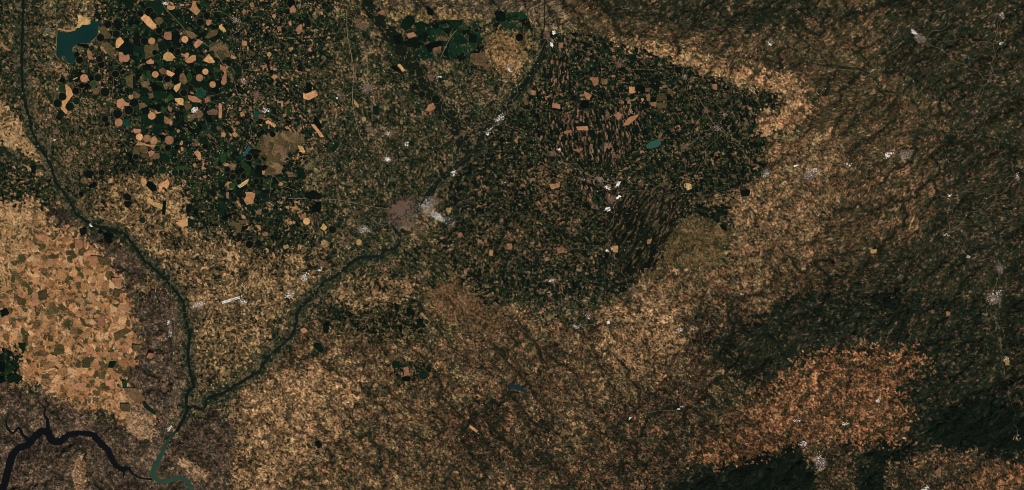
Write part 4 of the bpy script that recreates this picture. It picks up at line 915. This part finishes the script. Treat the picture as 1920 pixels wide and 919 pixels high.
SIMPLE = [
 (481,178,11,[(H_, M_pink, 1.3, 0, 0, 1), wh(.16, 16, 28, .9)], 'pinkish roofed town amid dark green fields beside the pale main road', .5),
 (1028,70,11,[(H_, M_pink, .9, -3, -4, .8), wh(.35, 10, -8, .45), wh(.4, 8, 16, .5)], 'town at the ridge foot with white sheds beside the northern river', 1.2),
 (1147,378,13,[(H_, M_pink, .9, 0, -4, .75), wh(.22, 14, -8, .45), wh(.34, -6, 14, .45)], 'brown roofed town ringed by white sheds in the middle of the plain', -.5),
 (1128,338,10,[(H_, M_grey, .6, -4, -2, .8), wh(.25, 12, 14, .5)], 'grey town just north west of the white ringed town', .2),
 (1160,344,7,[wh(1.0, 0, 0, 1)], 'bright white industrial estate slanting north east of the plain towns', -.5),
 (1290,349,8,[('yards', M_cream, .8, 0, 0, 1)], 'cream coloured works and yards beside the motorway east of the plain towns', .6),
 (605,495,10,[hp, wh(.1, -4, 10, .6)], 'pinkish town on the north bank south west of the large city', -.2),
 (572,520,9,[wh(.4, 0, 0, 1), hg], 'scatter of white sheds between the riverside town and the long white strip', -.6),
 (545,550,9,[wh(.35, 0, 0, 1), hg], 'loose row of white sheds along the road by the lower river', -.8),
 (593,565,6,[hp], 'small pink village on the south bank of the river near the sheds', .3),
 (725,298,8,[wh(.8, 0, 0, .8), hg], 'bright white village north west of the large city', .4),
 (692,243,8,[hp], 'pink village north of the bright white village', 0),
 (727,250,6,[hg, wh(.25, 0, 0, .8)], 'pale village right above the bright white village', 0),
 (763,272,6,[wh(.35, 0, 0, .9), hp], 'thin line of white roofs north of the large city', 1.4),
 (851,325,8,[wh(.5, 0, 0, .8), hg], 'white sheds along the river north east of the large city', -.7),
 (937,222,9,[wh(.4, 0, 0, .9), hg], 'white dotted town beside the road midway up the northern river', -.8),
 (918,246,8,[wh(.3, 0, 0, 1)], 'slanting line of white sheds below the white dotted river town', -.7),
 (955,128,7,[wh(.6, 0, 0, .8), hg], 'white works at the foot of the ochre hills', 1.2),
 (868,250,8,[hp], 'pinkish village in the fork where the two northern rivers join', 0),
 (855,258,5,[hp], 'faint pink hamlet just west of the river fork village', 0),
 (679,47,13,[hp], 'brownish pink town in the north between plain and olive strip', 0),
 (805,145,11,[(H_, M_pink, .8, 0, 0, 1), wh(.08, 20, -2, .4)], 'pinkish village beside the northern tributary south of the green blocks', .2),
 (690,165,16,[(H_, M_grey, .35, 0, 0, 1)], 'loose grey scattered village in the olive brown orchards', 0),
 (1160,121,9,[hp], 'pink village in the northern dark plain', .2),
 (1283,143,6,[hg], 'grey village near the tan ridge band', 0),
 (1345,240,8,[hg], 'grey village in the far east of the dark plain', 0),
 (1324,207,7,[hp], 'pink village east of the square peach field', .5),
 (1157,215,8,[hp], 'salmon village among the striped fields', 0),
 (1035,288,9,[hp], 'pink village at the south west of the striped fields', 0),
 (1050,305,5,[wh(.4, -3, -25, .8), hg], 'pair of pale works above the village by the stripes', 0),
 (1282,275,8,[hp], 'brown village just east of the small turquoise reservoir', 0),
 (1360,215,5,[hg], 'tiny grey village below the eastern ridge band', 0),
 (1048,468,6,[hp], 'pink village in the southern dark plain', 0),
 (1140,468,7,[wh(.25, 0, 4, .7), (H_, M_cream, .4, 8, -2, .6)], 'cream and white works on the edge of the black diagonal fields', .5),
 (1038,527,9,[wh(.25, -4, -2, .7), hp], 'pale village on the southern edge of the dark plain', 0),
 (1190,546,8,[hp], 'pinkish village south of the black diagonal fields', .2),
 (1105,590,10,[hp, wh(.06, -5, 5, .8)], 'dull pink town where the plain meets the southern hills', .5),
 (1139,604,5,[wh(.9, 0, 0, 1)], 'bright white spot of roofs in the southern foothills', 0),
 (1078,612,6,[wh(.35, 0, 0, 1), hp], 'small white dotted village beside the dull pink town', .3),
 (1275,618,6,[wh(.3, 0, 0, 1), hg], 'small white dotted village in the grey tan hills', -.3),
 (1297,617,4,[wh(.5, 0, 0, 1)], 'tiny white hamlet east of the white dotted hill village', 0),
 (1720,68,12,[(H_, M_grey, 1.1, 4, 4, 1), wh(.3, -7, -7, .5)], 'pale grey hill town in the north east with white sheds above it', .5),
 (1665,291,9,[wh(.7, 0, 0, 1)], 'white sheds west of the grey town in the eastern hills', -.2),
 (1697,289,13,[(H_, M_grey, .9, 0, 0, 1)], 'grey town with white sheds to its west in the eastern hills', -.1),
 (1520,325,13,[(H_, M_grey, .9, 0, 4, 1), wh(.12, 0, -3, .9)], 'blue grey town on the tan eastern slopes', -.3),
 (1493,309,6,[wh(.7, 0, 0, 1)], 'white sheds just north west of the blue grey slope town', -.3),
 (1590,308,6,[wh(.4, 0, 0, 1)], 'small white cluster between the two eastern towns', .2),
 (1435,325,9,[wh(.15, 0, 0, 1), hg], 'grey dotted town on the east edge of the dark plain', -.6),
 (1444,78,9,[hg, wh(.2, 0, 4, .7)], 'pale village north of the tan ridge band', 0),
 (1864,560,17,[(H_, M_grey, .55, 0, 0, 1), wh(.1, 4, -6, .8)], 'grey scattered town near the east edge', -.4),
 (1875,505,9,[hg], 'thin grey village in the valley north of the grey scattered town', 1.4),
 (1906,332,8,[wh(.15, 0, 0, 1), hp], 'pink dotted village at the east edge', 1.4),
 (1780,366,5,[wh(.35, 0, 0, 1)], 'tiny cream hamlet in the dark eastern hills', 0),
 (1848,590,4,[hg], 'tiny grey hamlet south west of the grey scattered town', 0),
 (1815,482,5,[wh(.5, 0, 0, .9)], 'tiny white hamlet north west of the grey scattered town', 0),
 (1775,440,5,[wh(.3, 0, 0, 1)], 'small white dot cluster in the middle of the eastern hills', 0),
 (1537,868,16,[(H_, M_grey, .9, 0, 0, .9), wh(.08, 0, -6, .8)], 'pale town between two dark woods at the bottom right', 1.2),
 (1505,833,9,[wh(.35, 0, 0, 1), hp], 'white sheds north west of the pale southern town', .3),
 (1645,752,6,[wh(.5, 0, 0, .9)], 'small white cluster in the middle of the orange land', 0),
 (1585,795,6,[wh(.3, 0, 0, 1)], 'white dots in the south of the orange land', 0),
 (1494,788,6,[wh(.35, 0, 0, 1)], 'white dots along the west side of the orange land', .2),
 (1732,917,9,[wh(1.0, 0, 0, .9)], 'bright white roofs cut by the bottom edge', 0),
 (1887,675,7,[('pits', M_cream, 1.5, 0, 0, 1)], 'cream coloured quarry in the dark eastern woods', 1.4),
 (1905,820,9,[('pits', M_cream, .3, 0, 0, 1)], 'small cream clearings at the right edge below the quarry', 0),
 (1275,765,5,[wh(.5, 0, 0, 1)], 'small white village in the brown southern hills', -.2),
 (1182,784,4,[wh(.5, 0, 0, 1)], 'tiny white hamlet west of the small white southern village', 0),
 (365,206,8,[('houses', M_white, .8, 0, 0, .8), hg], 'small bright white village among the round fields', -.6),
 (312,6,6,[wh(.6, 0, 0, .9), hg], 'pale village at the top edge on the main road', 0),
 (443,38,9,[(H_, M_grey, .8, 0, 0, 1)], 'grey village ringed by dark fields in the north west', 0),
 (456,151,9,[hp, wh(.1, 0, 0, .7)], 'pink town quarter north of the pinkish town by the road', .7),
 (105,248,8,[hp], 'pink village on the east bank of the western river', 0),
 (100,262,4,[wh(.4, 2, 0, .6), hp], 'tiny pale village under the pink western village', 0),
 (98,119,5,[hp, wh(.2, 0, 0, 1)], 'tiny red dotted village just south west of the teal lake', 0),
 (90,56,6,[hg], 'pale hamlet at the west end of the dam road', 0),
 (452,347,6,[('houses', M_cream, .8, 0, 0, 1)], 'cream works beside the black round fields', -.5),
 (372,573,11,[wh(.22, 0, 0, .9), hg], 'white dotted town east of the lower western river', -.4),
 (318,604,5,[wh(.6, 0, 0, 1), hg], 'narrow white row of sheds west of the lower river', 1.5),
 (320,625,6,[hg, wh(.15, 0, 0, 1)], 'dotted village below the narrow white row', 1.4),
 (318,805,6,[wh(.45, 0, 0, 1), hg], 'white town on the bank above the green river bend', -.9),
 (172,423,4,[wh(.9, 0, 0, 1)], 'white gravel works by the western river', .6),
 (498,548,6,[hg], 'grey hamlet east of the long white strip', 0),
 (455,566,8,[wh(.25, 0, 0, 1), hg], 'white dots at the east end of the long white strip', .2),
 (680,430,11,[wh(.12, 0, 0, 1), hg], 'pale scattered suburb south west of the large city', 0),
 (632,185,3,[wh(.9, 0, 0, 1)], 'tiny white works on the olive strip above the pale road', .8),
 (560,10,4,[hg], 'tiny village near the top edge beside the peach fields', 0),
 (635,178,5,[hg], 'tiny grey hamlet on the olive strip', .5),
 (1878,30,8,[wh(.15, 0, 0, 1), hp], 'pink dotted village near the top right corner', 1.2),
 (1877,81,4,[wh(.6, 0, 0, 1)], 'tiny white hamlet under the top right village', 0),
 (1855,152,5,[hp], 'tiny brown village in the north east hills', 0),
 (1828,192,6,[hp], 'reddish village near the eastern creek fork', 0),
]
for (x, y, r, kinds, lb, tl) in SIMPLE:
    simple(x, y, r, kinds, lb, None, tl, .75, 'village' if ('village' in lb or 'hamlet' in lb) else ('quarry' if 'quarry' in lb or 'clearings' in lb else 'works' if ('sheds' in lb.split(' in ')[0] and 'town' not in lb) or 'works' in lb else 'town'),
           'village' if ('village' in lb or 'hamlet' in lb) else ('quarry' if 'quarry' in lb or 'clearings' in lb else 'town'))
# country roads linking each town with its neighbours
M_lane = plain_mat('country road', (112,96,74), .2, 4)
done = set(); nroad = 0; lr = random.Random(5)
for a, (x0, y0, r0) in enumerate(TOWNS):
    near = sorted(range(len(TOWNS)), key=lambda b: math.hypot(TOWNS[b][0] - x0, TOWNS[b][1] - y0))[1:4]
    for b in near:
        if (min(a, b), max(a, b)) in done: continue
        done.add((min(a, b), max(a, b))); x1, y1, _ = TOWNS[b]; D_ab = math.hypot(x1 - x0, y1 - y0)
        if D_ab > 190 or D_ab < 10: continue
        n = max(2, int(D_ab / 14)); pts = []
        for k in range(n + 1):
            t = k / n; e_ = 0 if k in (0, n) else 1; nx, ny = -(y1 - y0) / D_ab, (x1 - x0) / D_ab; o_ = e_ * lr.gauss(0, 2.6 + D_ab * .012)
            pts.append((x0 + (x1 - x0) * t + nx * o_, y0 + (y1 - y0) * t + ny * o_, .42))
        if min(math.hypot(p[0] - 143, p[1] - 68) for p in pts) < 35: continue
        o = ribbon('road', pts, M_lane, .016, 1.0, 0, 40 + nroad, True, 2.5); nroad += 1
        tag(o, kind='structure')
print('lanes', nroad)
# the long straight strip of white roofs
z = float(hz(435, 562)); org = (kx(435), ky(562), z)
e = bpy.data.objects.new('shed_row', None); C.objects.link(e); e.location = org
tag(e, 'long narrow white strip of shed roofs slanting between the two rivers', 'sheds')
for row, off in ((0, -1.3), (1, 1.3)):
    sp = [(435 + (k - 8) * 2.25 + off * .25, 562 - (k - 8) * 2.25 * .3 + off, 2.0, 2.0, -.29, .004) for k in range(17) if trng.random() > .2]
    o = blocks('shed_roofs', sp, M_white, e, org)

# lone farm sheds: many hundreds of white and grey specks
sp = []; sp2 = []
DENS = [(200,0,650,430,330),(640,100,1010,470,280),(850,60,1440,560,420),(370,450,700,720,220),(1440,0,1920,560,240),(60,0,200,350,60),(560,560,1300,900,150),(290,540,345,850,50),(1440,640,1700,880,60)]
for (x0, y0, x1, y1, n) in DENS:
    for k in range(n):
        x, y = trng.uniform(x0, x1), trng.uniform(y0, y1)
        if lakes[np.searchsorted(GY, y) - 1, np.searchsorted(GX, x) - 1] > .1: continue
        s_ = trng.uniform(.45, 1.15)
        (sp if trng.random() > .5 else sp2).append((x, y, s_ * trng.uniform(1, 1.8), s_ * .8, trng.uniform(0, 3.14), 0))
o = blocks('farm_sheds', sp, M_white, None, (0, 0, 0)); tag(o, 'countless lone white roofed farm sheds dotted over the farmland', kind='stuff')
o = blocks('farmyards', sp2, M_cream, None, (0, 0, 0)); tag(o, 'countless pale bare farmyards dotted over the farmland', kind='stuff')
print('objects', len(bpy.data.objects))
